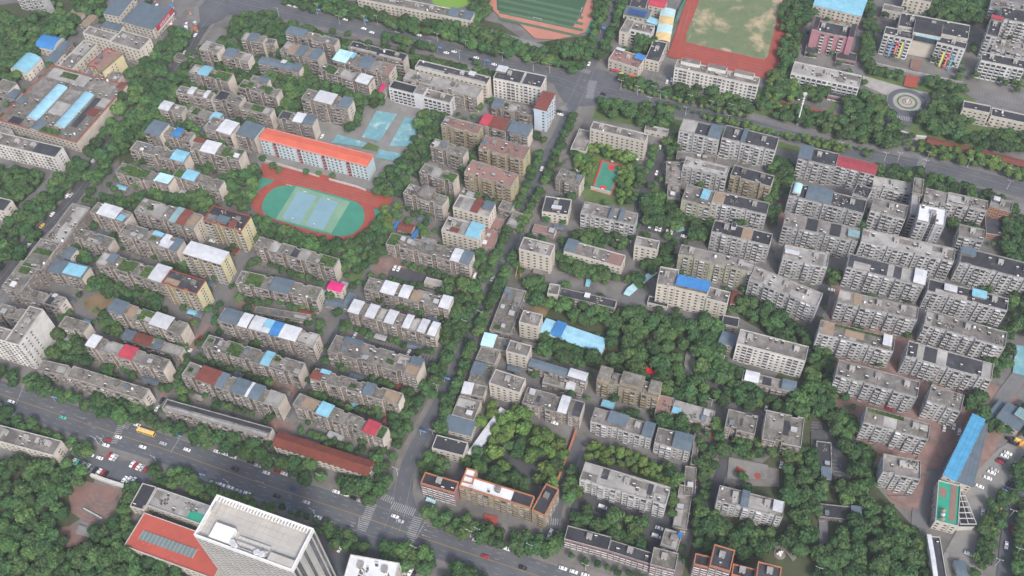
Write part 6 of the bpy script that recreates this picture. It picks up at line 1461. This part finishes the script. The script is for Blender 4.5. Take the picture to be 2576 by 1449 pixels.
# ---------------------------------------------------------------- trees
WOODS = [  # polygon in photo points, radius, variety
 ([(-40,30),(100,50),(122,90),(95,125),(40,195),(-40,200)],4.6,0), ([(112,52),(150,30),(195,45),(190,85),(150,100),(118,85)],4.2,0), ([(178,-20),(262,-20),(262,35),(205,42),(182,25)],4.6,0),
 ([(315,345),(350,285),(410,215),(455,140),(495,95),(440,70),(385,135),(325,200),(298,262),(285,300),(235,350),(215,400),(240,440)],5.2,0), ([(370,300),(330,350),(285,400),(260,450),(240,480),(215,490),(235,440),(280,370),(330,315),(385,250),(440,190),(480,150),(500,170),(430,240)],4.2,0), ([(300,335),(340,290),(375,190),(400,150),(455,78),(492,95),(455,150),(400,200),(380,235),(330,290),(300,345),(230,440),(120,560),(0,700),(-30,720),(-30,600),(20,550),(100,500),(190,405)],5.0,0),
 ([(-30,430),(60,422),(112,450),(60,512),(20,505),(-30,500)],4.2,0), ([(-30,180),(40,185),(45,205),(-30,215)],4,0),
 ([(490,165),(560,150),(640,165),(645,200),(560,205),(500,190)],3.8,0), ([(440,200),(500,185),(520,205),(470,235),(430,235)],3.8,0),
 ([(365,250),(420,235),(450,180),(480,185),(430,290),(350,350),(290,400),(250,450),(225,450),(240,420),(290,360),(330,310)],3.8,0),
 ([(505,230),(600,235),(600,255),(530,255)],3.8,0), ([(425,285),(480,288),(510,310),(500,330),(430,318)],3.8,0), ([(490,335),(560,345),(560,375),(500,370)],3.6,0),
 ([(575,55),(640,28),(700,45),(760,68),(860,102),(900,115),(860,135),(790,115),(700,105),(660,95),(590,100)],4.4,0), ([(860,105),(1000,135),(1100,155),(1235,182),(1238,205),(1150,195),(1000,160),(900,140)],3.8,0),
 ([(560,95),(650,110),(660,125),(600,135),(550,115)],4.2,0), ([(555,160),(655,150),(650,190),(560,190)],4.2,0),
 ([(672,175),(700,165),(770,170),(790,215),(745,285),(700,270),(665,215)],5.2,0), ([(770,200),(850,218),(862,262),(800,240)],4.6,0), ([(870,225),(920,220),(960,240),(958,280),(900,328),(878,320),(885,270)],4.6,0), ([(620,280),(690,290),(685,310),(640,320)],4.2,0), ([(690,250),(740,262),(745,300),(690,290)],4.6,0),
 ([(705,-20),(830,-5),(1000,50),(1195,70),(1240,85),(1330,118),(1420,115),(1520,92),(1528,118),(1480,168),(1415,182),(1235,155),(1000,100),(800,28),(720,5)],4.8,0),
 ([(1185,-20),(1235,-20),(1225,50),(1190,55)],4.4,0), ([(1500,0),(1530,-20),(1540,0),(1510,80),(1490,100)],3.6,0), ([(1580,0),(1560,50),(1540,90),(1530,120),(1520,110),(1545,40),(1560,-20)],3.6,0), ([(1590,85),(1640,85),(1640,130),(1605,140)],5,0),
 ([(1062,285),(1118,285),(1095,360),(1060,430),(1010,492),(945,488),(955,445),(1020,400),(1040,340)],4.4,0),
 ([(640,545),(700,575),(780,600),(870,620),(885,600),(960,560),(990,600),(935,665),(890,690),(800,640),(700,605),(645,590)],4.4,0), ([(965,520),(1012,510),(1010,540),(965,600),(925,640),(930,580)],3.6,1),
 ([(560,440),(640,420),(655,445),(640,480),(610,520),(565,500)],4.4,0), ([(470,480),(520,470),(525,520),(480,530)],4.2,0), ([(215,495),(300,495),(380,480),(470,500),(460,525),(330,520),(220,520)],3.8,0),
 ([(228,692),(290,715),(330,730),(410,742),(412,775),(300,750),(225,718)],3.8,0), ([(415,640),(475,650),(478,688),(420,680)],3.8,0), ([(185,620),(225,630),(225,665),(190,655)],3.6,0),
 ([(140,838),(185,835),(228,880),(232,905),(200,918),(135,895)],4.4,0), ([(258,792),(305,798),(310,840),(265,842)],4.2,0),
 ([(-30,920),(60,945),(150,985),(280,1010),(385,1030),(388,1065),(290,1050),(150,1005),(60,985),(-30,955)],4.4,0), ([(-30,1020),(60,1055),(150,1095),(250,1130),(240,1145),(150,1120),(60,1090),(-30,1050)],4.2,0),
 ([(390,1065),(440,1070),(560,1090),(640,1120),(710,1155),(690,1170),(590,1140),(470,1105),(400,1085)],4.2,0), ([(708,1160),(780,1160),(815,1200),(760,1215),(705,1190)],4.4,0), ([(860,1210),(960,1190),(965,1230),(930,1262),(870,1235)],4.8,0),
 ([(380,1175),(460,1180),(540,1230),(520,1245),(430,1230),(375,1200)],3.8,0), ([(480,1240),(560,1235),(640,1250),(700,1290),(640,1290),(520,1260)],3.2,1),
 ([(790,1310),(850,1330),(930,1370),(925,1400),(850,1370),(800,1340)],3.6,0), ([(950,1375),(1050,1380),(1095,1400),(1080,1440),(1000,1420),(950,1400)],3.8,0), ([(1130,1425),(1200,1430),(1230,1470),(1120,1470)],4,0),
 ([(1075,1285),(1200,1310),(1330,1350),(1415,1345),(1405,1395),(1300,1385),(1200,1355),(1080,1320)],4.4,0),
 ([(930,1215),(950,1130),(1000,1030),(1040,990),(1048,1020),(1010,1130),(985,1200),(970,1225)],4.4,0), ([(1078,940),(1120,900),(1110,990),(1070,1010),(1060,990)],4,0),
 ([(1105,700),(1200,700),(1225,740),(1195,810),(1130,890),(1105,890),(1110,830),(1140,760)],5,0), ([(1195,630),(1250,625),(1270,660),(1240,700),(1200,690)],4.6,0),
 ([(1060,1160),(1115,1145),(1130,1180),(1105,1200),(1065,1190)],4.4,0), ([(1160,1150),(1215,1120),(1240,1140),(1200,1190),(1165,1185)],4.4,0),
 ([(1225,1015),(1325,1040),(1330,1075),(1430,1110),(1438,1150),(1395,1230),(1330,1190),(1215,1160),(1205,1080)],4.6,1), ([(1240,1180),(1320,1200),(1340,1235),(1280,1245),(1230,1220)],4,0),
 ([(1345,750),(1400,745),(1500,770),(1600,790),(1700,800),(1800,800),(1820,860),(1815,930),(1840,960),(1830,1010),(1780,1010),(1720,1010),(1640,960),(1560,950),(1530,920),(1525,860),(1545,820),(1470,810),(1390,780)],4.8,0),
 ([(1330,840),(1400,835),(1490,870),(1500,900),(1470,920),(1380,890),(1330,870)],4.6,0), ([(1318,705),(1375,700),(1370,750),(1325,745)],4.4,0), ([(1575,700),(1600,680),(1680,615),(1695,640),(1640,690),(1600,720)],4.6,0),
 ([(1610,500),(1700,510),(1720,560),(1700,580),(1620,560),(1600,530)],5,0), ([(1430,590),(1520,575),(1530,620),(1440,625)],3.8,0), ([(1540,590),(1580,590),(1570,625),(1540,620)],4,0), ([(1400,640),(1440,650),(1560,690),(1550,710),(1420,680)],4,0), ([(1690,480),(1760,490),(1700,490)],3.6,0), ([(1740,560),(1800,560),(1790,600),(1740,600)],4,0),
 ([(1380,500),(1440,490),(1440,510),(1390,515)],3,0), ([(1440,370),(1500,365),(1600,385),(1600,400),(1500,400),(1490,440),(1460,440)],3.4,1), ([(1565,400),(1600,410),(1580,500),(1550,510)],3.4,1), ([(1600,430),(1640,430),(1640,470),(1600,470)],3.6,0), ([(1640,370),(1660,370),(1650,420),(1630,420)],3.2,0), ([(1670,350),(1710,345),(1710,410),(1680,400)],3.6,0),
 ([(1510,248),(1600,258),(1680,275),(1700,300),(1670,322),(1560,300),(1510,275)],4.4,0), ([(1560,195),(1600,200),(1690,225),(1680,250),(1600,235)],3.2,0), ([(1690,215),(1850,238),(1900,265),(1900,300),(1850,290),(1700,250)],4.4,0), ([(1545,215),(1620,235),(1720,262),(1820,285),(1900,305),(1960,325),(1950,335),(1800,300),(1620,250)],2.6,1),
 ([(1890,0),(1890,0),(1900,10)],3,0), ([(1960,20),(2020,-20),(2050,0),(2060,30),(2010,60),(2000,140),(1985,230),(1960,260),(1950,200),(1970,100)],4.2,0), ([(1940,180),(1995,160),(1995,250),(1955,270),(1930,240)],4,1),
 ([(1990,220),(2080,215),(2075,245),(2000,245)],3.6,0), ([(1900,225),(1960,250),(1950,275),(1900,270)],4,0), ([(2160,0),(2195,-20),(2200,60),(2190,170),(2170,180),(2165,80)],4,0), ([(2290,0),(2420,-20),(2490,0),(2480,60),(2400,50),(2300,20)],4.6,0),
 ([(2110,255),(2180,235),(2220,255),(2245,290),(2270,330),(2260,380),(2190,365),(2110,340),(2120,300)],4.4,0), ([(2290,280),(2340,240),(2420,260),(2420,330),(2576,340),(2576,375),(2460,380),(2340,340)],4.4,0), ([(2190,165),(2400,200),(2440,225),(2400,225),(2260,200),(2190,185)],2.4,0),
 ([(1960,265),(2040,275),(2130,305),(2120,335),(2020,310),(1950,290)],3.6,0), ([(2030,340),(2200,370),(2190,390),(2030,358)],2.8,1), ([(1950,320),(2060,345),(2040,355),(1940,335)],2.6,1),
 ([(2205,425),(2300,430),(2400,455),(2500,490),(2560,520),(2576,560),(2576,620),(2530,590),(2470,500),(2350,470),(2215,460)],4.2,0), ([(2280,355),(2400,375),(2500,400),(2590,440),(2590,470),(2480,430),(2370,405),(2290,385)],3.6,1), ([(2510,560),(2590,560),(2590,700),(2555,690),(2540,640)],4.2,0), ([(2540,700),(2590,700),(2590,850),(2545,820),(2540,760)],4.2,0),
 ([(1940,400),(2000,410),(1985,480),(1950,500),(1930,440)],4,0), ([(1930,500),(1960,520),(1950,560),(1935,560)],3.4,0), ([(2150,540),(2180,560),(2170,585),(2145,560)],3,0), ([(2390,560),(2450,565),(2450,590),(2400,590)],3.4,0),
 ([(1850,735),(1900,745),(1960,785),(2040,830),(2035,865),(1990,870),(1900,805),(1850,775)],4.4,0), ([(2035,870),(2085,880),(2092,960),(2100,1020),(2060,1050),(2030,1020),(2035,940)],4.2,0), ([(2070,690),(2105,690),(2100,715),(2075,710)],4,0), ([(1930,1000),(2030,1000),(2035,1045),(1960,1045)],4.6,0),
 ([(2090,1020),(2160,1040),(2165,1090),(2110,1100),(2085,1060)],4.6,0), ([(2420,990),(2470,1000),(2475,1050),(2440,1060)],4.4,0), ([(2480,820),(2540,830),(2550,900),(2500,950),(2480,900)],4,0),
 ([(2100,1070),(2170,1110),(2210,1200),(2190,1245),(2240,1290),(2320,1350),(2335,1460),(2040,1460),(2060,1380),(2130,1330),(2130,1260),(2070,1230),(2060,1200),(2160,1230),(2120,1140)],4.4,0),
 ([(1975,1110),(2050,1120),(2060,1200),(2060,1300),(2030,1400),(1960,1390),(1980,1320),(1985,1230),(1975,1180)],4.4,0), ([(1740,1340),(1800,1290),(1840,1310),(1960,1340),(1970,1400),(1850,1390),(1800,1380),(1750,1390)],4.4,0), ([(1740,1090),(1800,1130),(1800,1200),(1790,1330),(1750,1330),(1760,1200)],4,0),
 ([(1800,1060),(1900,1100),(1980,1110),(1970,1140),(1820,1150)],4.2,0), ([(1560,1030),(1600,1035),(1600,1060),(1560,1060)],3.4,0), ([(1655,1040),(1760,1045),(1760,1090),(1680,1085)],4.2,0), ([(1820,900),(1900,960),(1940,1010),(1880,1030),(1830,1000)],4.2,0),
 ([(1420,1165),(1455,1185),(1455,1250),(1425,1270)],4.4,0), ([(1425,1290),(1480,1280),(1480,1350),(1440,1350)],4,0), ([(1500,1300),(1620,1300),(1615,1380),(1560,1370),(1500,1340)],4.2,0), ([(1680,1170),(1710,1180),(1712,1260),(1690,1270)],3.6,0), ([(1480,1115),(1600,1140),(1700,1185),(1700,1220),(1600,1180),(1480,1150)],3.2,1),
 ([(-40,1175),(60,1160),(150,1160),(222,1190),(230,1240),(165,1250),(155,1300),(140,1340),(180,1385),(220,1380),(330,1370),(350,1410),(450,1430),(460,1480),(-40,1500)],4.8,0), ([(300,1230),(350,1215),(345,1290),(310,1290)],3.8,0), ([(230,1320),(330,1290),(340,1330),(310,1380),(240,1370)],3.8,0), ([(1780,1240),(1800,1300),(1790,1350)],3,0),
 ([(2460,1080),(2560,1010),(2590,1020),(2590,1090)],3,0) , ([(2555,1160),(2590,1140),(2590,1220),(2540,1260)],3.6,0), ([(2550,1260),(2590,1250),(2590,1480),(2550,1480)],3.6,0), ([(2500,1240),(2540,1250),(2520,1310),(2460,1460),(2440,1460),(2470,1340)],3.4,0)]
ROWS = [
 ([(1085,1150),(1105,1085),(1130,1010),(1185,870),(1245,740),(1272,685),(1300,620)],4.6,6.5,0), ([(1308,575),(1340,510),(1380,435),(1400,385),(1445,290)],4.4,6.5,0), ([(1215,700),(1262,620),(1300,520),(1330,455),(1365,370)],4.2,7,0), ([(1060,1010),(1120,910),(1160,830),(1190,760)],4.6,7,0),
 ([(960,1205),(1000,1110),(1045,1010),(1085,950),(1100,900)],3.8,7.5,0), ([(310,925),(340,945),(380,960),(440,985)],3,5,0), ([(590,715),(680,745),(770,790),(800,800)],2.6,5,0), ([(650,652),(745,690),(830,715)],2.8,5,0), ([(860,815),(960,850),(1090,885)],2.8,4.6,0),
 ([(865,830),(1000,870),(1090,895)],2.6,4.6,0), ([(1020,665),(1080,680),(1150,705)],3,6,0), ([(820,905),(890,925)],2.8,5,0), ([(900,940),(980,965),(1040,990)],2.8,5,0), ([(780,990),(850,1015),(940,1040),(1000,1065)],2.8,5,0), ([(760,1085),(830,1105),(910,1140)],2.8,5,0),
 ([(500,900),(560,920),(640,950),(690,965)],2.8,5,0), ([(540,1010),(610,1035),(660,1050)],2.8,5,0), ([(920,745),(1010,770),(1080,790)],2.6,5,0), ([(1000,820),(1060,800)],2.4,5,0), ([(2080,850),(2180,880),(2230,900)],2.2,5,0), ([(2250,420),(2290,430)],3,6,0),
 ([(1475,1410),(1560,1440),(1640,1460)],2.4,5.5,0), ([(1440,1395),(1500,1412),(1600,1442)],2.6,6,0), ([(1570,215),(1650,235),(1760,262),(1880,292)],2.2,5,1), ([(2020,340),(2110,360),(2200,380)],2.2,5,1), ([(590,1245),(700,1275),(800,1310)],2.4,5.5,0), ([(1660,255),(1780,285),(1900,310)],2,5,0),
 ([(2115,440),(2165,452),(2190,460)],2.4,5,0), ([(260,735),(330,760),(400,775)],3,5,0), ([(480,755),(530,775),(500,790)],3,6,0), ([(400,555),(420,575)],3,6,0), ([(850,650),(890,670)],3,5,0), ([(1080,540),(1075,560)],3.4,6,0), ([(1060,600),(1075,580)],3.6,6,0), ([(1050,545),(1020,560)],3.4,6,0), ([(410,430),(440,445)],3,6,0),
 ([(660,400),(720,440)],2.8,9,0), ([(770,430),(850,440)],2.8,10,0), ([(1330,330),(1370,350)],3.6,7,0), ([(1870,880),(1900,890),(1930,900)],3,6,0), ([(1230,560),(1250,580)],3,6,0), ([(1205,490),(1260,510)],3,6,0), ([(2230,590),(2300,610)],2,5,0), ([(2100,580),(2150,600)],2,5,0), ([(2470,720),(2510,730)],2,5,0)]
_c = P(*T('30', 1395, 1035))
CLEAR = [[(_c.x + 18*math.cos(a*.3), _c.y + 18*math.sin(a*.3)) for a in range(21)]] + [WT(t, q) for t, q in (('30', [(1270,1120),(1490,1130),(1470,1300),(1280,1290)]), ('30', [(1000,770),(1380,850),(1640,950),(1600,1040),(1200,960),(1000,860)]), ('30', [(480,550),(680,600),(680,700),(500,640)]), ('30',[(1300,560),(1640,620),(1560,900),(1340,900)]), ('30', [(100,1030),(960,1215),(930,1260),(90,1090)]), ('30', [(1580,1370),(2700,1640),(2700,1700),(1580,1440)]), ('21', [(880,150),(1110,210),(1000,560),(750,520)]), ('10', [(1060,1110),(1440,1140),(1660,1210),(1560,1449),(1000,1449)]), ('11', [(1200,40),(1480,60),(1440,200),(1200,180)]),
   ('23', [(2180,260),(2500,300),(2560,470),(2200,460)]), ('33', [(1480,60),(1900,130),(1700,400),(1520,800),(1200,650)]), ('22', [(1740,650),(1860,650),(1830,920),(1700,920)]), ('22', [(1180,560),(1440,430),(1460,600),(1260,620)]), ('12', [(880,460),(1280,560),(1780,740),(1700,800),(1280,720)]), ('11', [(1330,1230),(1900,1380),(1880,1440),(1330,1330)]), ('03', [(660,740),(940,530),(1240,640),(1220,900),(940,990),(760,920)]), ('20', [(1290,690),(1620,740),(1600,860),(1280,800)]), ('33', [(60,1120),(240,1170),(200,1280),(40,1280)]), ('23', [(560,640),(1500,900),(1480,1160),(1340,1120),(1320,920),(700,760)]), ('32', [(1190,560),(1330,640),(1280,860),(1170,820)]), ('33',[(510,-10),(640,0),(860,440),(640,500),(480,480)]), ('33',[(500,870),(610,870),(610,1180),(500,1180)]), ('23', [(-60,310),(400,400),(330,500),(-60,440)]), ('22', [(1290,760),(1480,820),(1490,1010),(1310,960)]))]
for i, (p, r, s, v) in enumerate(ROWS): row(p, r, s, v, seed=i + 90)
for i, (p, r, v) in enumerate(WOODS): wood(p, r, v, seed=i + 3)
KEEP = [[P(x, y) for x, y in q] for q in ([(650,330),(830,290),(960,240),(1120,290),(1100,440),(1010,560),(930,640),(800,640),(640,540),(620,450)], [(960,650),(1180,700),(1190,760),(960,700)], [(900,850),(1120,905),(1100,940),(900,900)], [(220,740),(330,760),(300,800),(210,780)], [(380,0),(540,0),(500,110),(440,110)])]
def fill(poly, r, den, seed, var=0):
    g = random.Random(seed); pts = [P(x, y, 3) for x, y in poly]; pts = [(p.x, p.y) for p in pts]; x0, x1 = min(p[0] for p in pts), max(p[0] for p in pts); y0, y1 = min(p[1] for p in pts), max(p[1] for p in pts)
    for _ in range(int((x1-x0)*(y1-y0)/60*den)):
        x, y = g.uniform(x0, x1), g.uniform(y0, y1)
        if inside(x, y, pts) and not on_road(x, y) and not any(inside(x, y, [(v.x, v.y) for v in k]) for k in KEEP): add_tree(x, y, r*g.uniform(.65, 1.3), var)
SPF[0] = .6
fill([(480,110),(760,60),(1230,170),(1240,300),(1200,640),(1150,700),(1050,1000),(960,1190),(700,1130),(390,1040),(260,1000),(130,860),(230,500)], 3.0, .95, 5)
fill([(1300,620),(1420,380),(1650,380),(1900,440),(1880,1000),(1800,1100),(1440,1090),(1240,1000),(1280,740)], 3.0, .45, 6)
fill([(1900,480),(2560,560),(2560,900),(2400,1100),(2150,1080),(1960,700)], 2.3, .22, 7)
fill([(0,0),(380,0),(300,210),(0,440)], 3.2, .3, 8); fill([(1560,0),(1690,0),(1640,180),(1540,170)], 3, .4, 9); fill([(2000,0),(2576,0),(2576,400),(2150,330),(2010,250)], 2.8, .35, 10)
fill([(1440,1100),(1760,1180),(1720,1449),(1400,1380)], 2.8, .3, 11); fill([(1760,1000),(2050,1050),(2060,1320),(1760,1300)], 3.2, .4, 12)
def vis(t):
    x, y = pix((t[0], t[1], 6)); return x, y
INF = [t for t in TREES if -25 < vis(t)[0] < 2600 and -30 < vis(t)[1] < 1480]
print('TREES', len(TREES), 'in frame', len(INF))
def size(t): return t[2] / ((Vector((t[0], t[1], 5)) - Vector((0, 0, H))).length)
INF.sort(key=lambda t: -size(t))
solo, rest = INF[:300], INF[300:]
tg = random.Random(11)
def variety(v):
    return CR[tg.choice((6, 7))] if v == 1 and tg.random() < .9 else CR[tg.choice((0, 1, 2, 3, 4, 5, 8, 9, 10, 11, 12))]
protos = {}
for (x, y, r, v) in solo:
    me = variety(v); e = empty('tree', (x, y, 0), tg.uniform(0, 6.28)); s = r / 4.0; hz = s * tg.uniform(.9, 1.25)
    o = inst('crown', me, e, (0, 0, 3.4 + 1.6 * hz), 0, (s, s, hz)); inst('trunk', TRK, e, (0, 0, 0), 0, (s, s, 1 + .35 * hz))
    sz = 'broad' if r > 4.9 else 'small' if r < 3.7 else 'rounded'; tone = 'yellowish' if 'foliage_y' in me.materials[0].name else 'green'
    add(e, f'{sz} {tone} tree', 'tree', group='trees of the estates and avenues', p=pix((x, y, 6)))
# the rest as one mass of instances
v = [(x, y, 3.4 + 1.6 * r / 4) for (x, y, r, t) in rest]
me = bpy.data.meshes.new('tree_mass'); me.from_pydata(v, [], [])
a = me.attributes.new('rad', 'FLOAT', 'POINT'); a.data.foreach_set('value', [t[2] / 4.0 for t in rest])
a = me.attributes.new('kindi', 'INT', 'POINT'); a.data.foreach_set('value', [tg.choice((6, 7)) if t[3] == 1 and tg.random() < .9 else tg.choice((0, 1, 2, 3, 4, 5, 8, 9, 10, 11, 12)) for t in rest])
a = me.attributes.new('rot', 'FLOAT', 'POINT'); a.data.foreach_set('value', [tg.uniform(0, 6.28) for t in rest])
tm = link('woodland', me); tm['kind'] = 'stuff'; tm['label'] = 'mass of smaller green trees between the blocks'
pc_ = bpy.data.collections.new('tree_kinds')
for i, m_ in enumerate(CR):
    o = bpy.data.objects.new('kind_%02d' % i, m_); pc_.objects.link(o)
ng = bpy.data.node_groups.new('woodland', 'GeometryNodeTree'); ng.interface.new_socket('Geometry', in_out='INPUT', socket_type='NodeSocketGeometry'); ng.interface.new_socket('Geometry', in_out='OUTPUT', socket_type='NodeSocketGeometry')
N = ng.nodes; gi, go = N.new('NodeGroupInput'), N.new('NodeGroupOutput'); ip = N.new('GeometryNodeInstanceOnPoints'); ci = N.new('GeometryNodeCollectionInfo')
ci.inputs['Collection'].default_value = pc_; ci.inputs['Separate Children'].default_value = True; ci.inputs['Reset Children'].default_value = True
def att(n_, t_):
    q = N.new('GeometryNodeInputNamedAttribute'); q.data_type = t_; q.inputs['Name'].default_value = n_; return q.outputs['Attribute']
ng.links.new(gi.outputs[0], ip.inputs['Points']); ng.links.new(ci.outputs[0], ip.inputs['Instance']); ip.inputs['Pick Instance'].default_value = True
ng.links.new(att('kindi', 'INT'), ip.inputs['Instance Index']); ng.links.new(att('rad', 'FLOAT'), ip.inputs['Scale'])
cx = N.new('ShaderNodeCombineXYZ'); ng.links.new(att('rot', 'FLOAT'), cx.inputs[2]); ng.links.new(cx.outputs[0], ip.inputs['Rotation']); ng.links.new(ip.outputs[0], go.inputs[0])
md = tm.modifiers.new('w', 'NODES'); md.node_group = ng
# ---------------------------------------------------------------- labels
ORD = ['', 'second', 'third', 'fourth', 'fifth', 'sixth', 'seventh', 'eighth', 'ninth', 'tenth', 'eleventh', 'twelfth', 'thirteenth', 'fourteenth', 'fifteenth', 'sixteenth', 'seventeenth', 'eighteenth', 'nineteenth', 'twentieth'] + ['twenty-' + s for s in 'first second third fourth fifth sixth seventh eighth ninth'.split()] + ['thirtieth']
BY = {}
for th in THINGS:
    o, look, p, cat, own, grp = th
    if own: tag(o, own, cat, grp); continue
    best = min(LM, key=lambda l: math.hypot(l[1] - p[0], l[2] - p[1])); dx, dy = p[0] - best[1], p[1] - best[2]
    d = ('right of' if dx > 0 else 'left of') if abs(dx) > abs(dy) else ('below' if dy > 0 else 'above')
    n_ = lambda: len(look.split()) + 4 + len(best[0].split())
    if n_() > 16 and ' and ' in look: look = look.split(' and ')[0] + ' shed roof'
    if n_() > 16: look = look.replace('long ', '').replace('short ', '')
    if n_() > 16: look = look.split(' with ')[0]
    BY.setdefault((look, d, best[0]), []).append((math.hypot(dx, dy), th))
for (look, d, lm), L in BY.items():
    L.sort(key=lambda t: t[0])
    for i, (_, th) in enumerate(L):
        if i == 0: lab = f'{look}, {"nearest " if len(L) > 1 else ""}{d} {lm}'
        else: lab = f'{look}, {ORD[i] if i < len(ORD) else "outlying"} nearest {d} {lm}'
        w = lab.split()
        if len(w) > 16: lab = ' '.join(lab.replace(' with stained grey roof', '').replace(' trimmed orange', '').split()[:])
        tag(th[0], lab, th[3], th[5])
print('THINGS', len(THINGS), 'OBJECTS', len(bpy.data.objects))
# ---------------------------------------------------------------- the air
hz = MB(); hz.box(-3600, -1600, -1, 3600, 5100, H + 12); ho = hz.build('haze', []); ho['kind'] = 'stuff'
hm = bpy.data.materials.new('haze'); hm.use_nodes = True; hn = hm.node_tree; hn.nodes.clear()
ou = hn.nodes.new('ShaderNodeOutputMaterial'); pv = hn.nodes.new('ShaderNodeVolumePrincipled'); pv.inputs['Color'].default_value = (.86, .90, .95, 1); pv.inputs['Density'].default_value = 0.00012; pv.inputs['Anisotropy'].default_value = 0.2
hn.links.new(pv.outputs[0], ou.inputs['Volume']); ho.data.materials.append(hm)
